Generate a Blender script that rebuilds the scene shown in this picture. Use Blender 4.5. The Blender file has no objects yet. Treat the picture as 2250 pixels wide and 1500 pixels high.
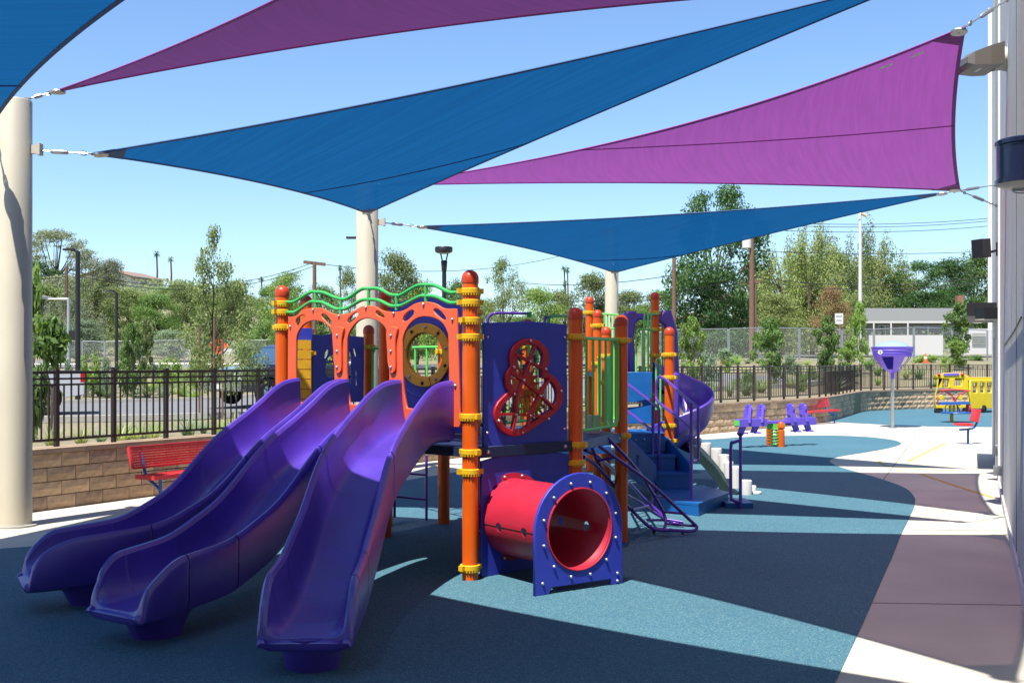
import bpy, math, random
from mathutils import Vector, Matrix, Quaternion
R = random.Random(7)
SC = bpy.context.scene
COL = SC.collection

# ------------------------------------------------------------------ camera, sky, sun, exposure
FPX, EYE, HOR = 2500.0, 1.72, 795.0
cam = bpy.data.cameras.new('camera'); camo = bpy.data.objects.new('camera', cam); COL.objects.link(camo)
cam.sensor_width = 36; cam.lens = 40; cam.shift_y = (HOR-750)/2250
cam.clip_start = .05; cam.clip_end = 5000
camo.location = (0, 0, EYE); camo.rotation_euler = (math.pi/2, 0, 0)
SC.camera = camo
SUN_V = Vector((-.23, -.40, 1)).normalized()
W = bpy.data.worlds.new('World'); SC.world = W; W.use_nodes = True
nt = W.node_tree; nt.nodes.clear()
sky = nt.nodes.new('ShaderNodeTexSky'); sky.sky_type = 'NISHITA'; sky.sun_disc = False
sky.sun_elevation = math.asin(SUN_V.z); sky.sun_rotation = math.atan2(SUN_V.x, SUN_V.y) % (2*math.pi)
sky.altitude = 100; sky.air_density = 1.0; sky.dust_density = .3; sky.ozone_density = 1.3
bg = nt.nodes.new('ShaderNodeBackground'); bg.inputs[1].default_value = .079
wo = nt.nodes.new('ShaderNodeOutputWorld')
tint = nt.nodes.new('ShaderNodeVectorMath'); tint.operation = 'MULTIPLY'; tint.inputs[1].default_value = (1.0, 1.17, 1.38)
nt.links.new(sky.outputs[0], tint.inputs[0]); nt.links.new(tint.outputs[0], bg.inputs[0]); nt.links.new(bg.outputs[0], wo.inputs[0])
sl = bpy.data.lights.new('sun', 'SUN'); sl.energy = 5.0; sl.angle = math.radians(.53); sl.color = (1, .955, .88)
so = bpy.data.objects.new('sun', sl); COL.objects.link(so); so.location = (-30, -40, 100)
so.rotation_mode = 'QUATERNION'; so.rotation_quaternion = (-SUN_V).to_track_quat('-Z', 'Y')
SC.view_settings.view_transform = 'Standard'; SC.view_settings.look = 'None'
SC.view_settings.exposure = .95; SC.view_settings.gamma = 1; SC.view_settings.use_curve_mapping = False
SC.render.engine = 'CYCLES'
SC.cycles.max_bounces = 7; SC.cycles.transparent_max_bounces = 24; SC.cycles.use_denoising = True
SC.cycles.caustics_reflective = False; SC.cycles.caustics_refractive = False

# ------------------------------------------------------------------ helpers
def P(u, v, y): return Vector(((u-1125)/FPX*y, y, EYE-(v-HOR)/FPX*y))
def G(u, v, z=0):
    y = (EYE-z)*FPX/(v-HOR); return Vector(((u-1125)/FPX*y, y, z))
def PL(u, v, A, B, off=0):
    """point of the vertical plane through A and B (moved off metres along its normal) seen at pixel u, v"""
    A = Vector(A[:2]); B = Vector(B[:2]); d = (B-A).normalized(); n = Vector((d.y, -d.x))
    A = A+n*off; k = (u-1125)/FPX
    # (k*y, y) = A + t d
    t = (k*A.y-A.x)/(d.x-k*d.y); y = A.y+t*d.y
    return P(u, v, y)
def interp(x, xs, ys):
    if x <= xs[0]: return ys[0]
    for i in range(len(xs)-1):
        if x <= xs[i+1]:
            return ys[i]+(ys[i+1]-ys[i])*(x-xs[i])/(xs[i+1]-xs[i])
    return ys[-1]
def catmull(pts, n=8, closed=False):
    pts = [Vector(p) for p in pts]; out = []
    N = len(pts); rng = range(N if closed else N-1)
    for i in rng:
        if closed: a, b, c, d = pts[i-1], pts[i], pts[(i+1) % N], pts[(i+2) % N]
        else: a, b, c, d = pts[max(i-1, 0)], pts[i], pts[i+1], pts[min(i+2, N-1)]
        for k in range(n):
            t = k/n
            out.append(.5*((2*b)+(c-a)*t+(2*a-5*b+4*c-d)*t*t+(3*b-a-3*c+d)*t**3))
    if not closed: out.append(pts[-1])
    return out

class MB:
    def __init__(s): s.v = []; s.f = []
    def add(s, vs, fs):
        o = len(s.v); s.v += [tuple(v) for v in vs]; s.f += [tuple(i+o for i in f) for f in fs]; return s
    def box(s, c, sz, rz=0, m=None):
        c = Vector(c); hx, hy, hz = sz[0]/2, sz[1]/2, sz[2]/2
        rot = m if m is not None else Matrix.Rotation(rz, 3, 'Z')
        vs = [c+rot@Vector((x*hx, y*hy, z*hz)) for z in (-1, 1) for y in (-1, 1) for x in (-1, 1)]
        return s.add(vs, [(0, 2, 3, 1), (4, 5, 7, 6), (0, 1, 5, 4), (2, 6, 7, 3), (0, 4, 6, 2), (1, 3, 7, 5)])
    def prism(s, poly, z0, z1):
        n = len(poly); vs = [(p[0], p[1], z0) for p in poly]+[(p[0], p[1], z1) for p in poly]
        a = sum(poly[i][0]*poly[(i+1) % n][1]-poly[(i+1) % n][0]*poly[i][1] for i in range(n))
        fs = [(i, (i+1) % n, (i+1) % n+n, i+n) for i in range(n)]+[tuple(range(n-1, -1, -1)), tuple(range(n, 2*n))]
        if a < 0: fs = [tuple(reversed(f)) for f in fs]
        return s.add(vs, fs)
    def beam(s, a, b, w, h=None, up=Vector((0, 0, 1))):
        a = Vector(a); b = Vector(b); h = w if h is None else h
        d = (b-a).normalized(); x = d.cross(up)
        if x.length < 1e-3: x = d.cross(Vector((1, 0, 0)))
        x.normalize(); y = x.cross(d).normalized()
        q = [x*w/2*i+y*h/2*j for i, j in ((-1, -1), (1, -1), (1, 1), (-1, 1))]
        return s.add([a+k for k in q]+[b+k for k in q], [(3, 2, 1, 0), (4, 5, 6, 7), (0, 1, 5, 4), (1, 2, 6, 5), (2, 3, 7, 6), (3, 0, 4, 7)])
    def tube(s, pts, r, n=8, cap=True, closed=False):
        pts = [Vector(p) for p in pts]; N = len(pts); rs = r if isinstance(r, (list, tuple)) else [r]*N
        vs = []; pu = None
        for i, p in enumerate(pts):
            if closed: t = (pts[(i+1) % N]-pts[i-1])
            else: t = pts[min(i+1, N-1)]-pts[max(i-1, 0)]
            if t.length < 1e-9: t = Vector((0, 0, 1))
            t.normalize()
            if pu is None:
                pu = t.cross(Vector((0, 0, 1)))
                if pu.length < 1e-2: pu = t.cross(Vector((0, 1, 0)))
            pu = (pu-t*pu.dot(t)).normalized(); w = t.cross(pu)
            for k in range(n):
                a = 2*math.pi*k/n; vs.append(p+pu*math.cos(a)*rs[i]+w*math.sin(a)*rs[i])
        fs = []
        for i in range(N if closed else N-1):
            j = (i+1) % N
            for k in range(n):
                fs.append((i*n+k, i*n+(k+1) % n, j*n+(k+1) % n, j*n+k))
        if cap and not closed: fs += [tuple(range(n-1, -1, -1)), tuple((N-1)*n+k for k in range(n))]
        return s.add(vs, fs)
    def lathe(s, c, prof, n=20, m=None, arc=None):
        c = Vector(c); vs = []; N = len(prof); m = m or Matrix.Identity(3)
        a0, a1 = arc or (0, 2*math.pi); cnt = n if arc is None else n+1
        for (r, z) in prof:
            for k in range(cnt):
                a = a0+(a1-a0)*k/n; vs.append(c+m@Vector((r*math.cos(a), r*math.sin(a), z)))
        fs = []
        for i in range(N-1):
            for k in range(n):
                k2 = (k+1) % cnt
                fs.append((i*cnt+k, i*cnt+k2, (i+1)*cnt+k2, (i+1)*cnt+k))
        return s.add(vs, fs)
    def grid(s, rows, flip=False):
        n = len(rows[0]); vs = [p for r in rows for p in r]; fs = []
        for i in range(len(rows)-1):
            for k in range(n-1):
                f = (i*n+k, i*n+k+1, (i+1)*n+k+1, (i+1)*n+k); fs.append(f[::-1] if flip else f)
        return s.add(vs, fs)
    def ball(s, c, r, n=8, sz=1.0):
        return s.lathe(c, [(r*math.sin(math.pi*i/n)+1e-5, -r*sz*math.cos(math.pi*i/n)) for i in range(n+1)], n=n+2)
    def mesh(s, name, mat=None, smooth=False):
        me = bpy.data.meshes.new(name); me.from_pydata(s.v, [], s.f); me.validate()
        if mat: me.materials.append(mat)
        if smooth:
            me.polygons.foreach_set('use_smooth', [True]*len(me.polygons))
            try: me.set_sharp_from_angle(angle=math.radians(40))
            except Exception: pass
        me.update(); return me

def obj(name, mb, mat=None, parent=None, smooth=False, **kw):
    me = mb.mesh(name, mat, smooth) if isinstance(mb, MB) else mb
    o = bpy.data.objects.new(name, me); COL.objects.link(o)
    if parent is not None:
        o.parent = parent
        if parent.parent is None: o.location = -parent.location if parent.type == 'EMPTY' else (0, 0, 0)
    for k, v in kw.items(): o[k] = v
    return o
def thing(name, label, cat, loc=(0, 0, 0), group=None):
    o = bpy.data.objects.new(name, None); COL.objects.link(o); o.location = loc; o.empty_display_size = .2
    o['label'] = label; o['category'] = cat
    if group: o['group'] = group
    return o
def copy_tree(o, parent=None, **kw):
    c = o.copy(); COL.objects.link(c)
    if parent: c.parent = parent
    for k, v in kw.items(): c[k] = v
    for ch in list(o.children): copy_tree(ch, c)
    return c

def panel_mesh(name, outer, holes, T, O, ex, ez, mat, bev=.006):
    """flat board with real holes: outlines in metres on the plane through O spanned by ex, ez; T thick"""
    cu = bpy.data.curves.new(name+'_c', 'CURVE'); cu.dimensions = '2D'; cu.fill_mode = 'BOTH'
    for pts in [outer]+list(holes):
        sp = cu.splines.new('POLY'); sp.points.add(len(pts)-1)
        for i, p in enumerate(pts): sp.points[i].co = (p[0], p[1], 0, 1)
        sp.use_cyclic_u = True
    cu.extrude = max(T/2-bev, .001); cu.bevel_depth = bev; cu.bevel_resolution = 1; cu.offset = -bev
    ob = bpy.data.objects.new('tmp', cu); COL.objects.link(ob)
    dg = bpy.context.evaluated_depsgraph_get(); me = bpy.data.meshes.new_from_object(ob.evaluated_get(dg))
    bpy.data.objects.remove(ob); me.name = name
    O = Vector(O); ex = Vector(ex).normalized(); ez = Vector(ez).normalized(); ny = ez.cross(ex)
    M = Matrix(((ex.x, ez.x, -ny.x, O.x), (ex.y, ez.y, -ny.y, O.y), (ex.z, ez.z, -ny.z, O.z), (0, 0, 0, 1)))
    if M.to_3x3().determinant() < 0: me.flip_normals()
    me.transform(M); me.materials.clear(); me.materials.append(mat); me.update()
    return me
class Pln:
    """vertical plane with its own 2D metric; px() maps a photo pixel to it"""
    def __init__(s, A, B, off=0):
        A = Vector((A[0], A[1], 0)); B = Vector((B[0], B[1], 0)); s.ex = (B-A).normalized(); s.n = Vector((s.ex.y, -s.ex.x, 0))
        s.O = A+s.n*off; s.A = A; s.B = B; s.off = off
    def px(s, u, v):
        p = PL(u, v, s.A, s.B, s.off); return ((p-s.O).dot(s.ex), p.z)
    def w(s, x, z, o=0): return s.O+s.ex*x+Vector((0, 0, z))+s.n*o
    def board(s, name, outer, holes, T, mat, bev=.006): return panel_mesh(name, outer, holes, T, s.O, s.ex, (0, 0, 1), mat, bev)

# ------------------------------------------------------------------ materials
ALB = .76
def mat(name, col, rough=.5, var=.0, scale=8, bump=0, bscale=60, metal=0, coat=0, spec=.5, col2=None, randobj=0, detail=4, coord='Object'):
    col = tuple(c*ALB for c in col); col2 = tuple(c*ALB for c in col2) if col2 else None
    m = bpy.data.materials.new(name); m.use_nodes = True; t = m.node_tree; b = t.nodes['Principled BSDF']
    b.inputs['Roughness'].default_value = rough; b.inputs['Metallic'].default_value = metal
    b.inputs['Specular IOR Level'].default_value = spec
    if coat: b.inputs['Coat Weight'].default_value = coat; b.inputs['Coat Roughness'].default_value = .08
    b.inputs['Base Color'].default_value = (*col, 1)
    last = None
    tc = t.nodes.new('ShaderNodeTexCoord')
    if var or col2:
        n = t.nodes.new('ShaderNodeTexNoise'); n.inputs['Scale'].default_value = scale; n.inputs['Detail'].default_value = detail
        t.links.new(tc.outputs[coord], n.inputs['Vector'])
        mr = t.nodes.new('ShaderNodeMapRange'); mr.inputs[1].default_value = .3; mr.inputs[2].default_value = .7
        t.links.new(n.outputs[0], mr.inputs[0])
        mx = t.nodes.new('ShaderNodeMix'); mx.data_type = 'RGBA'
        mx.inputs['A'].default_value = (*[c*(1-var) for c in col], 1)
        mx.inputs['B'].default_value = (*(col2 if col2 else [min(1, c*(1+var)) for c in col]), 1)
        t.links.new(mr.outputs[0], mx.inputs['Factor']); last = mx.outputs['Result']
        rr = t.nodes.new('ShaderNodeMapRange'); rr.inputs[3].default_value = max(0, rough-.08); rr.inputs[4].default_value = min(1, rough+.1)
        t.links.new(n.outputs[0], rr.inputs[0]); t.links.new(rr.outputs[0], b.inputs['Roughness'])
    if randobj:
        oi = t.nodes.new('ShaderNodeObjectInfo'); mr2 = t.nodes.new('ShaderNodeMapRange')
        mr2.inputs[3].default_value = 1-randobj; mr2.inputs[4].default_value = 1+randobj
        t.links.new(oi.outputs['Random'], mr2.inputs[0])
        vm = t.nodes.new('ShaderNodeVectorMath'); vm.operation = 'SCALE'
        if last: t.links.new(last, vm.inputs[0])
        else: vm.inputs[0].default_value = col
        t.links.new(mr2.outputs[0], vm.inputs['Scale']); last = vm.outputs[0]
    if last: t.links.new(last, b.inputs['Base Color'])
    if bump:
        n2 = t.nodes.new('ShaderNodeTexNoise'); n2.inputs['Scale'].default_value = bscale; n2.inputs['Detail'].default_value = 3
        t.links.new(tc.outputs[coord], n2.inputs['Vector'])
        bp = t.nodes.new('ShaderNodeBump'); bp.inputs['Strength'].default_value = bump; bp.inputs['Distance'].default_value = .01
        t.links.new(n2.outputs[0], bp.inputs['Height']); t.links.new(bp.outputs[0], b.inputs['Normal'])
    return m

def leafmat(name, col, col2, trans=.35):
    col = tuple(min(.9, c*1.75) for c in col); col2 = tuple(min(.9, c*1.75) for c in col2)
    m = mat(name, col, .55, var=.3, scale=1.3, col2=col2, randobj=.22, detail=5, coord='Generated', spec=.3)
    t = m.node_tree; b = t.nodes['Principled BSDF']; out = t.nodes['Material Output']
    for n in t.nodes:
        if n.type == 'TEX_NOISE': n.inputs['Scale'].default_value = 9
    tr = t.nodes.new('ShaderNodeBsdfTranslucent'); mx = t.nodes.new('ShaderNodeMixShader'); mx.inputs[0].default_value = trans
    src = b.inputs['Base Color'].links[0].from_socket
    g = t.nodes.new('ShaderNodeVectorMath'); g.operation = 'MULTIPLY'; g.inputs[1].default_value = (1.25, 1.4, .6)
    t.links.new(src, g.inputs[0]); t.links.new(g.outputs[0], tr.inputs[0])
    t.links.new(b.outputs[0], mx.inputs[1]); t.links.new(tr.outputs[0], mx.inputs[2]); t.links.new(mx.outputs[0], out.inputs[0])
    return m

def sailmat(name, dif, tra, thru, fac=.86):
    dif = [c*ALB for c in dif]; tra = [c*ALB for c in tra]
    m = bpy.data.materials.new(name); m.use_nodes = True; t = m.node_tree; t.nodes.clear()
    out = t.nodes.new('ShaderNodeOutputMaterial'); d = t.nodes.new('ShaderNodeBsdfDiffuse'); tr = t.nodes.new('ShaderNodeBsdfTranslucent')
    tp = t.nodes.new('ShaderNodeBsdfTransparent'); a = t.nodes.new('ShaderNodeMixShader'); b = t.nodes.new('ShaderNodeMixShader')
    tc = t.nodes.new('ShaderNodeTexCoord'); mp = t.nodes.new('ShaderNodeMapping'); mp.inputs['Scale'].default_value = (.35, 9, 1)
    mp.inputs['Rotation'].default_value = (0, 0, .1)
    n = t.nodes.new('ShaderNodeTexNoise'); n.inputs['Scale'].default_value = 1.5; n.inputs['Detail'].default_value = 5
    t.links.new(tc.outputs['UV'], mp.inputs[0]); t.links.new(mp.outputs[0], n.inputs['Vector'])
    for c, s in ((dif, d), (tra, tr)):
        mx = t.nodes.new('ShaderNodeMix'); mx.data_type = 'RGBA'
        mx.inputs['A'].default_value = (*[q*.74 for q in c], 1); mx.inputs['B'].default_value = (*[min(1, q*1.2) for q in c], 1)
        t.links.new(n.outputs[0], mx.inputs['Factor']); t.links.new(mx.outputs['Result'], s.inputs[0])
    tp.inputs[0].default_value = (*thru, 1); a.inputs[0].default_value = .55; b.inputs[0].default_value = fac
    t.links.new(d.outputs[0], a.inputs[1]); t.links.new(tr.outputs[0], a.inputs[2])
    t.links.new(tp.outputs[0], b.inputs[1]); t.links.new(a.outputs[0], b.inputs[2]); t.links.new(b.outputs[0], out.inputs[0])
    return m

M = {}
M['orange'] = mat('orange_powder_coat', (.84, .125, .004), .36, var=.06, scale=5, coat=.12, spec=.4)
M['orange_board'] = mat('orange_board', (.90, .13, .045), .48, var=.06, scale=6, bump=.05, bscale=300)
M['cap'] = mat('orange_cap', (.66, .06, .012), .4)
M['yellow'] = mat('yellow_plastic', (.88, .52, .012), .4, var=.06)
M['yboard'] = mat('yellow_board', (.86, .45, .02), .45, var=.12, scale=10)
M['purple'] = mat('purple_slide_plastic', (.085, .034, .46), .40, var=.20, scale=3.2, detail=10, bump=.04, bscale=180, spec=1.0)
M['purple'].node_tree.nodes['Principled BSDF'].inputs['Coat Weight'].default_value = .5; M['purple'].node_tree.nodes['Principled BSDF'].inputs['Coat Roughness'].default_value = .38
M['ptube'] = mat('purple_tube_paint', (.12, .035, .42), .3, var=.05, coat=.3)
M['ppod'] = mat('light_purple_plastic', (.20, .12, .78), .38, var=.06)
M['bboard'] = mat('blue_board', (.035, .055, .50), .42, var=.07, scale=5, bump=.04, bscale=250)
M['bstep'] = mat('blue_step_plastic', (.008, .13, .42), .4, var=.08, scale=6)
M['dkblue'] = mat('dark_blue_deck', (.008, .022, .085), .55, var=.15)
M['red'] = mat('red_tunnel_plastic', (.56, .022, .055), .4, var=.07, scale=4)
M['redboard'] = mat('red_board', (.50, .008, .022), .4, var=.06)
M['redbench'] = mat('red_bench_coating', (.80, .05, .06), .4, var=.05)
M['bluefr'] = mat('blue_frame_paint', (.015, .12, .45), .35)
M['green'] = mat('green_tube_paint', (.16, .80, .13), .35, var=.06)
M['dgreen'] = mat('green_handrail_paint', (.06, .52, .12), .35, var=.06)
M['steel'] = mat('galvanised_steel', (.55, .56, .57), .38, metal=.8, var=.1)
M['nut'] = mat('zinc_nut', (.7, .7, .7), .3, metal=.7)
M['gear'] = mat('dark_gear_plastic', (.08, .13, .20), .4)
M['grey'] = mat('grey_plastic', (.5, .5, .5), .5)
M['white'] = mat('white_plastic', (.80, .79, .76), .5, var=.04)
M['black'] = mat('black_paint', (.015, .013, .012), .45)
M['beam'] = mat('dark_green_beam', (.02, .045, .05), .5)
M['col'] = mat('cream_column_paint', (.66, .60, .46), .5, var=.05, scale=1.5, bump=.03, bscale=30)
M['colside'] = M['col']
M['fence'] = mat('bronze_fence_paint', (.055, .030, .022), .4, var=.1)
M['mortar'] = mat('mortar', (.40, .29, .19), .9, var=.15)
M['capst'] = mat('tan_cap_block', (.42, .30, .20), .85, var=.14, scale=3, bump=.3, bscale=90, randobj=.08)
M['blockA'] = mat('tan_split_block', (.60, .43, .27), .9, var=.22, scale=9, bump=.7, bscale=30, randobj=.14)
M['blockB'] = mat('brown_split_block', (.42, .30, .21), .9, var=.3, scale=11, bump=.9, bscale=32, randobj=.18)
M['stucco'] = mat('grey_beige_stucco', (.84, .81, .74), .85, var=.05, scale=2, bump=.35, bscale=160)
M['stucco2'] = mat('pale_stucco_trim', (.90, .88, .82), .85, var=.04, scale=2, bump=.3, bscale=160)
M['groove'] = mat('control_joint', (.10, .09, .08), .9)
M['navy'] = mat('navy_metal', (.010, .012, .045), .25, coat=.4)
M['lens'] = mat('cream_lens', (.75, .70, .58), .35)
M['blk'] = mat('black_plastic', (.012, .012, .015), .55)
M['bladefix'] = mat('grey_bronze_metal', (.24, .21, .17), .4, metal=.3)
M['asph'] = mat('asphalt', (.19, .19, .195), .9, var=.12, scale=3)
M['kerb'] = mat('kerb_concrete', (.50, .48, .43), .85, var=.08)
M['soil'] = mat('dry_mulch_soil', (.36, .27, .19), .95, col2=(.22, .22, .10), scale=2.2, var=.2, bump=.8, bscale=14)
M['hill'] = mat('scrubby_hillside', (.20, .22, .10), .95, col2=(.36, .31, .20), scale=.6, var=.2, bump=.8, bscale=3)
M['trunk'] = mat('bark', (.13, .095, .065), .9, var=.25, scale=14, bump=.6, bscale=40)
M['wood'] = mat('weathered_wood_pole', (.21, .12, .08), .85, var=.2, scale=9)
M['housew'] = mat('white_house_paint', (.74, .72, .69), .8)
M['houseg'] = mat('grey_house_paint', (.30, .31, .27), .8)
M['roof'] = mat('grey_shingle', (.17, .175, .165), .9, var=.1, scale=30)
M['roofb'] = mat('brown_shingle', (.30, .20, .16), .9, var=.1, scale=30)
M['glass'] = mat('window_glass', (.03, .04, .05), .08, spec=.8)
M['wind'] = mat('windscreen_glass', (.05, .10, .16), .08, spec=1.0)
M['carw'] = mat('white_car_paint', (.62, .64, .66), .25, coat=1)
M['card'] = mat('dark_blue_car_paint', (.018, .028, .07), .18, coat=1)
M['tyre'] = mat('tyre_rubber', (.02, .02, .02), .8)
M['chrome'] = mat('chrome', (.6, .6, .62), .15, metal=1)
M['tail'] = mat('red_lens', (.55, .01, .015), .2)
M['head'] = mat('clear_lamp_lens', (.75, .76, .78), .15)
M['busy'] = mat('bus_yellow_plastic', (.86, .60, .012), .4, var=.05)
M['cone'] = mat('orange_cone', (.85, .14, .03), .5)
M['paint'] = mat('yellow_floor_paint', (.70, .42, .07), .8, var=.1, scale=12)
M['shade'] = mat('grey_screen', (.22, .23, .22), .8)

L = {
 'olive': leafmat('olive_leaves', (0.2, 0.24, 0.09), (0.13, 0.165, 0.065)),
 'mid': leafmat('mid_green_leaves', (0.15, 0.24, 0.06), (0.08, 0.14, 0.04)),
 'dark': leafmat('dark_green_leaves', (0.08, 0.16, 0.045), (0.04, 0.085, 0.03)),
 'grey': leafmat('grey_green_leaves', (0.23, 0.25, 0.18), (0.16, 0.175, 0.125)),
 'bright': leafmat('bright_green_leaves', (0.27, 0.37, 0.08), (0.15, 0.24, 0.06)),
 'willow': leafmat('yellow_green_leaves', (.27, .30, .12), (.17, .21, .07)),
 'rust': leafmat('rusty_leaves', (.33, .20, .11), (.20, .15, .07)),
 'grass': leafmat('pale_grass', (.44, .42, .24), (.28, .31, .13)),
 'sage': leafmat('sage_leaves', (.22, .28, .20), (.14, .19, .12)),
}

# concrete and rubber
def ground_mats():
    m = mat('pale_concrete', (.66, .61, .51), .85, var=.08, scale=1.3, bump=.15, bscale=140)
    t = m.node_tree; b = t.nodes['Principled BSDF']; src = b.inputs['Base Color'].links[0].from_socket
    tc = t.nodes.new('ShaderNodeTexCoord'); n = t.nodes.new('ShaderNodeTexNoise'); n.inputs['Scale'].default_value = .55; n.inputs['Detail'].default_value = 6
    t.links.new(tc.outputs['Object'], n.inputs['Vector']); r = t.nodes.new('ShaderNodeMapRange')
    r.inputs[1].default_value = .35; r.inputs[2].default_value = .75; r.inputs[3].default_value = 1.04; r.inputs[4].default_value = .84
    t.links.new(n.outputs[0], r.inputs[0]); v = t.nodes.new('ShaderNodeVectorMath'); v.operation = 'SCALE'
    t.links.new(src, v.inputs[0]); t.links.new(r.outputs[0], v.inputs['Scale']); t.links.new(v.outputs[0], b.inputs['Base Color'])
    M['conc'] = m
    m = bpy.data.materials.new('teal_rubber_granules'); m.use_nodes = True; t = m.node_tree; b = t.nodes['Principled BSDF']
    b.inputs['Roughness'].default_value = .8; b.inputs['Specular IOR Level'].default_value = .3
    tc = t.nodes.new('ShaderNodeTexCoord')
    vo = t.nodes.new('ShaderNodeTexVoronoi'); vo.inputs['Scale'].default_value = 150
    t.links.new(tc.outputs['Object'], vo.inputs['Vector'])
    sp = t.nodes.new('ShaderNodeSeparateColor'); t.links.new(vo.outputs['Color'], sp.inputs[0])
    cr = t.nodes.new('ShaderNodeValToRGB'); e = cr.color_ramp; e.interpolation = 'CONSTANT'
    cs = [(0, (.036, .110, .158)), (.35, (.060, .156, .200)), (.6, (.082, .188, .222)), (.8, (.040, .120, .190)), (.95, (.155, .255, .265))]
    e.elements[0].position = 0; e.elements[0].color = (*cs[0][1], 1); e.elements[1].position = cs[1][0]; e.elements[1].color = (*cs[1][1], 1)
    for p, c in cs[2:]:
        el = e.elements.new(p); el.color = (*c, 1)
    t.links.new(sp.outputs[0], cr.inputs[0])
    n = t.nodes.new('ShaderNodeTexNoise'); n.inputs['Scale'].default_value = .8; n.inputs['Detail'].default_value = 5
    t.links.new(tc.outputs['Object'], n.inputs['Vector']); r = t.nodes.new('ShaderNodeMapRange'); r.inputs[3].default_value = .82; r.inputs[4].default_value = 1.12
    t.links.new(n.outputs[0], r.inputs[0]); v = t.nodes.new('ShaderNodeVectorMath'); v.operation = 'SCALE'
    t.links.new(cr.outputs[0], v.inputs[0]); t.links.new(r.outputs[0], v.inputs['Scale']); t.links.new(v.outputs[0], b.inputs['Base Color'])
    bp = t.nodes.new('ShaderNodeBump'); bp.inputs['Strength'].default_value = .5; bp.inputs['Distance'].default_value = .006
    t.links.new(vo.outputs['Distance'], bp.inputs['Height']); t.links.new(bp.outputs[0], b.inputs['Normal'])
    M['rubber'] = m
ground_mats()

# ================================================================== SETTING
WALLPTS = catmull([(-7.5, 9.4), (-6.55, 11.15), (-5.54, 12.95), (-4.55, 14.7), (-3.3, 16.75), (-1.88, 19.0), (-.88, 20.5), (1.6, 23.7), (4.49, 27.0), (5.6, 28.25), (8.4, 31.7), (9.5, 33.6), (10.85, 36.6), (12.1, 39.2), (13.5, 40.7), (15.6, 42.0), (21, 43.6), (30, 45)], 6)
WALLPTS = [Vector((p[0], p[1])) for p in WALLPTS]
class Path:
    def __init__(s, pts):
        s.p = pts; s.c = [0]
        for i in range(1, len(pts)): s.c.append(s.c[-1]+(pts[i]-pts[i-1]).length)
        s.L = s.c[-1]
    def at(s, d, off=0):
        d = max(0, min(s.L-1e-6, d)); lo, hi = 0, len(s.c)-1
        while hi-lo > 1:
            m = (lo+hi)//2
            if s.c[m] <= d: lo = m
            else: hi = m
        t = (d-s.c[lo])/(s.c[lo+1]-s.c[lo]); p = s.p[lo].lerp(s.p[lo+1], t); a = (s.p[lo+1]-s.p[lo]).normalized()
        n = Vector((-a.y, a.x))       # outward (away from the yard)
        return p+n*off, a
WP = Path(WALLPTS)
def rwall(th):
    """distance from the camera to the wall line along azimuth th"""
    best = None; d = Vector((math.sin(th), math.cos(th)))
    for a, b in zip(WALLPTS, WALLPTS[1:]):
        e = b-a; den = d.x*e.y-d.y*e.x
        if abs(den) < 1e-9: continue
        r = (a.x*e.y-a.y*e.x)/den; t = (a.x*d.y-a.y*d.x)/den
        if -1e-6 <= t <= 1+1e-6 and r > 0: best = r if best is None else min(best, r)
    return best
def sstep(x, a, b):
    t = max(0, min(1, (x-a)/(b-a))); return t*t*(3-2*t)
def zt(x, y):
    d = max(y, 1); a = x/d
    l = interp(d, [10, 20, 25, 48, 56, 90, 140, 220, 300, 450, 900], [.66, .5, .2, .2, .6, 1.5, 5, 14, 20.5, 30, 34])
    c = interp(d, [18, 24, 30, 50, 90, 200, 400, 900], [.64, .5, .35, .6, 1.6, 4, 11, 24])
    r = interp(d, [20, 30, 42, 50, 64, 107, 200, 400, 900], [.66, .68, .72, 1.2, 1.75, 2.6, 5, 14, 28])
    w1 = sstep(a, -.30, -.12); w2 = sstep(a, .02, .16)
    z = l*(1-w1)+c*w1; z = z*(1-w2)+r*w2
    return z+.08*math.sin(x*.7+y*.3)*math.sin(y*.45)*sstep(d, 25, 60)

# far ground
mb = MB(); mb.add([(-1500, -600, -.06), (1500, -600, -.06), (1500, 1600, -.06), (-1500, 1600, -.06)], [(0, 1, 2, 3)])
obj('ground', mb, M['soil'], kind='structure')
mb = MB(); rows = []
ths = [math.radians(-38+88*i/150) for i in range(151)]
for th in ths:
    r0 = rwall(th) or (12 if th < 0 else 40); r0 += .16/max(.3, 1)
    row = []
    for k in range(44):
        q = (k/43)**1.9; r = r0+(1000-r0)*q if k else r0
        x, y = r*math.sin(th), r*math.cos(th); row.append((x, y, zt(x, y)))
    row.insert(0, (row[0][0], row[0][1], -.05)); rows.append(row)
KS = 17
mb = MB(); mb.grid([r[:KS+1] for r in rows], flip=True); obj('planting_bed', mb, M['soil'], smooth=True, kind='structure')
mb = MB(); mb.grid([r[KS:] for r in rows], flip=True); obj('hillside_terrain', mb, M['hill'], smooth=True, kind='structure')
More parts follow.
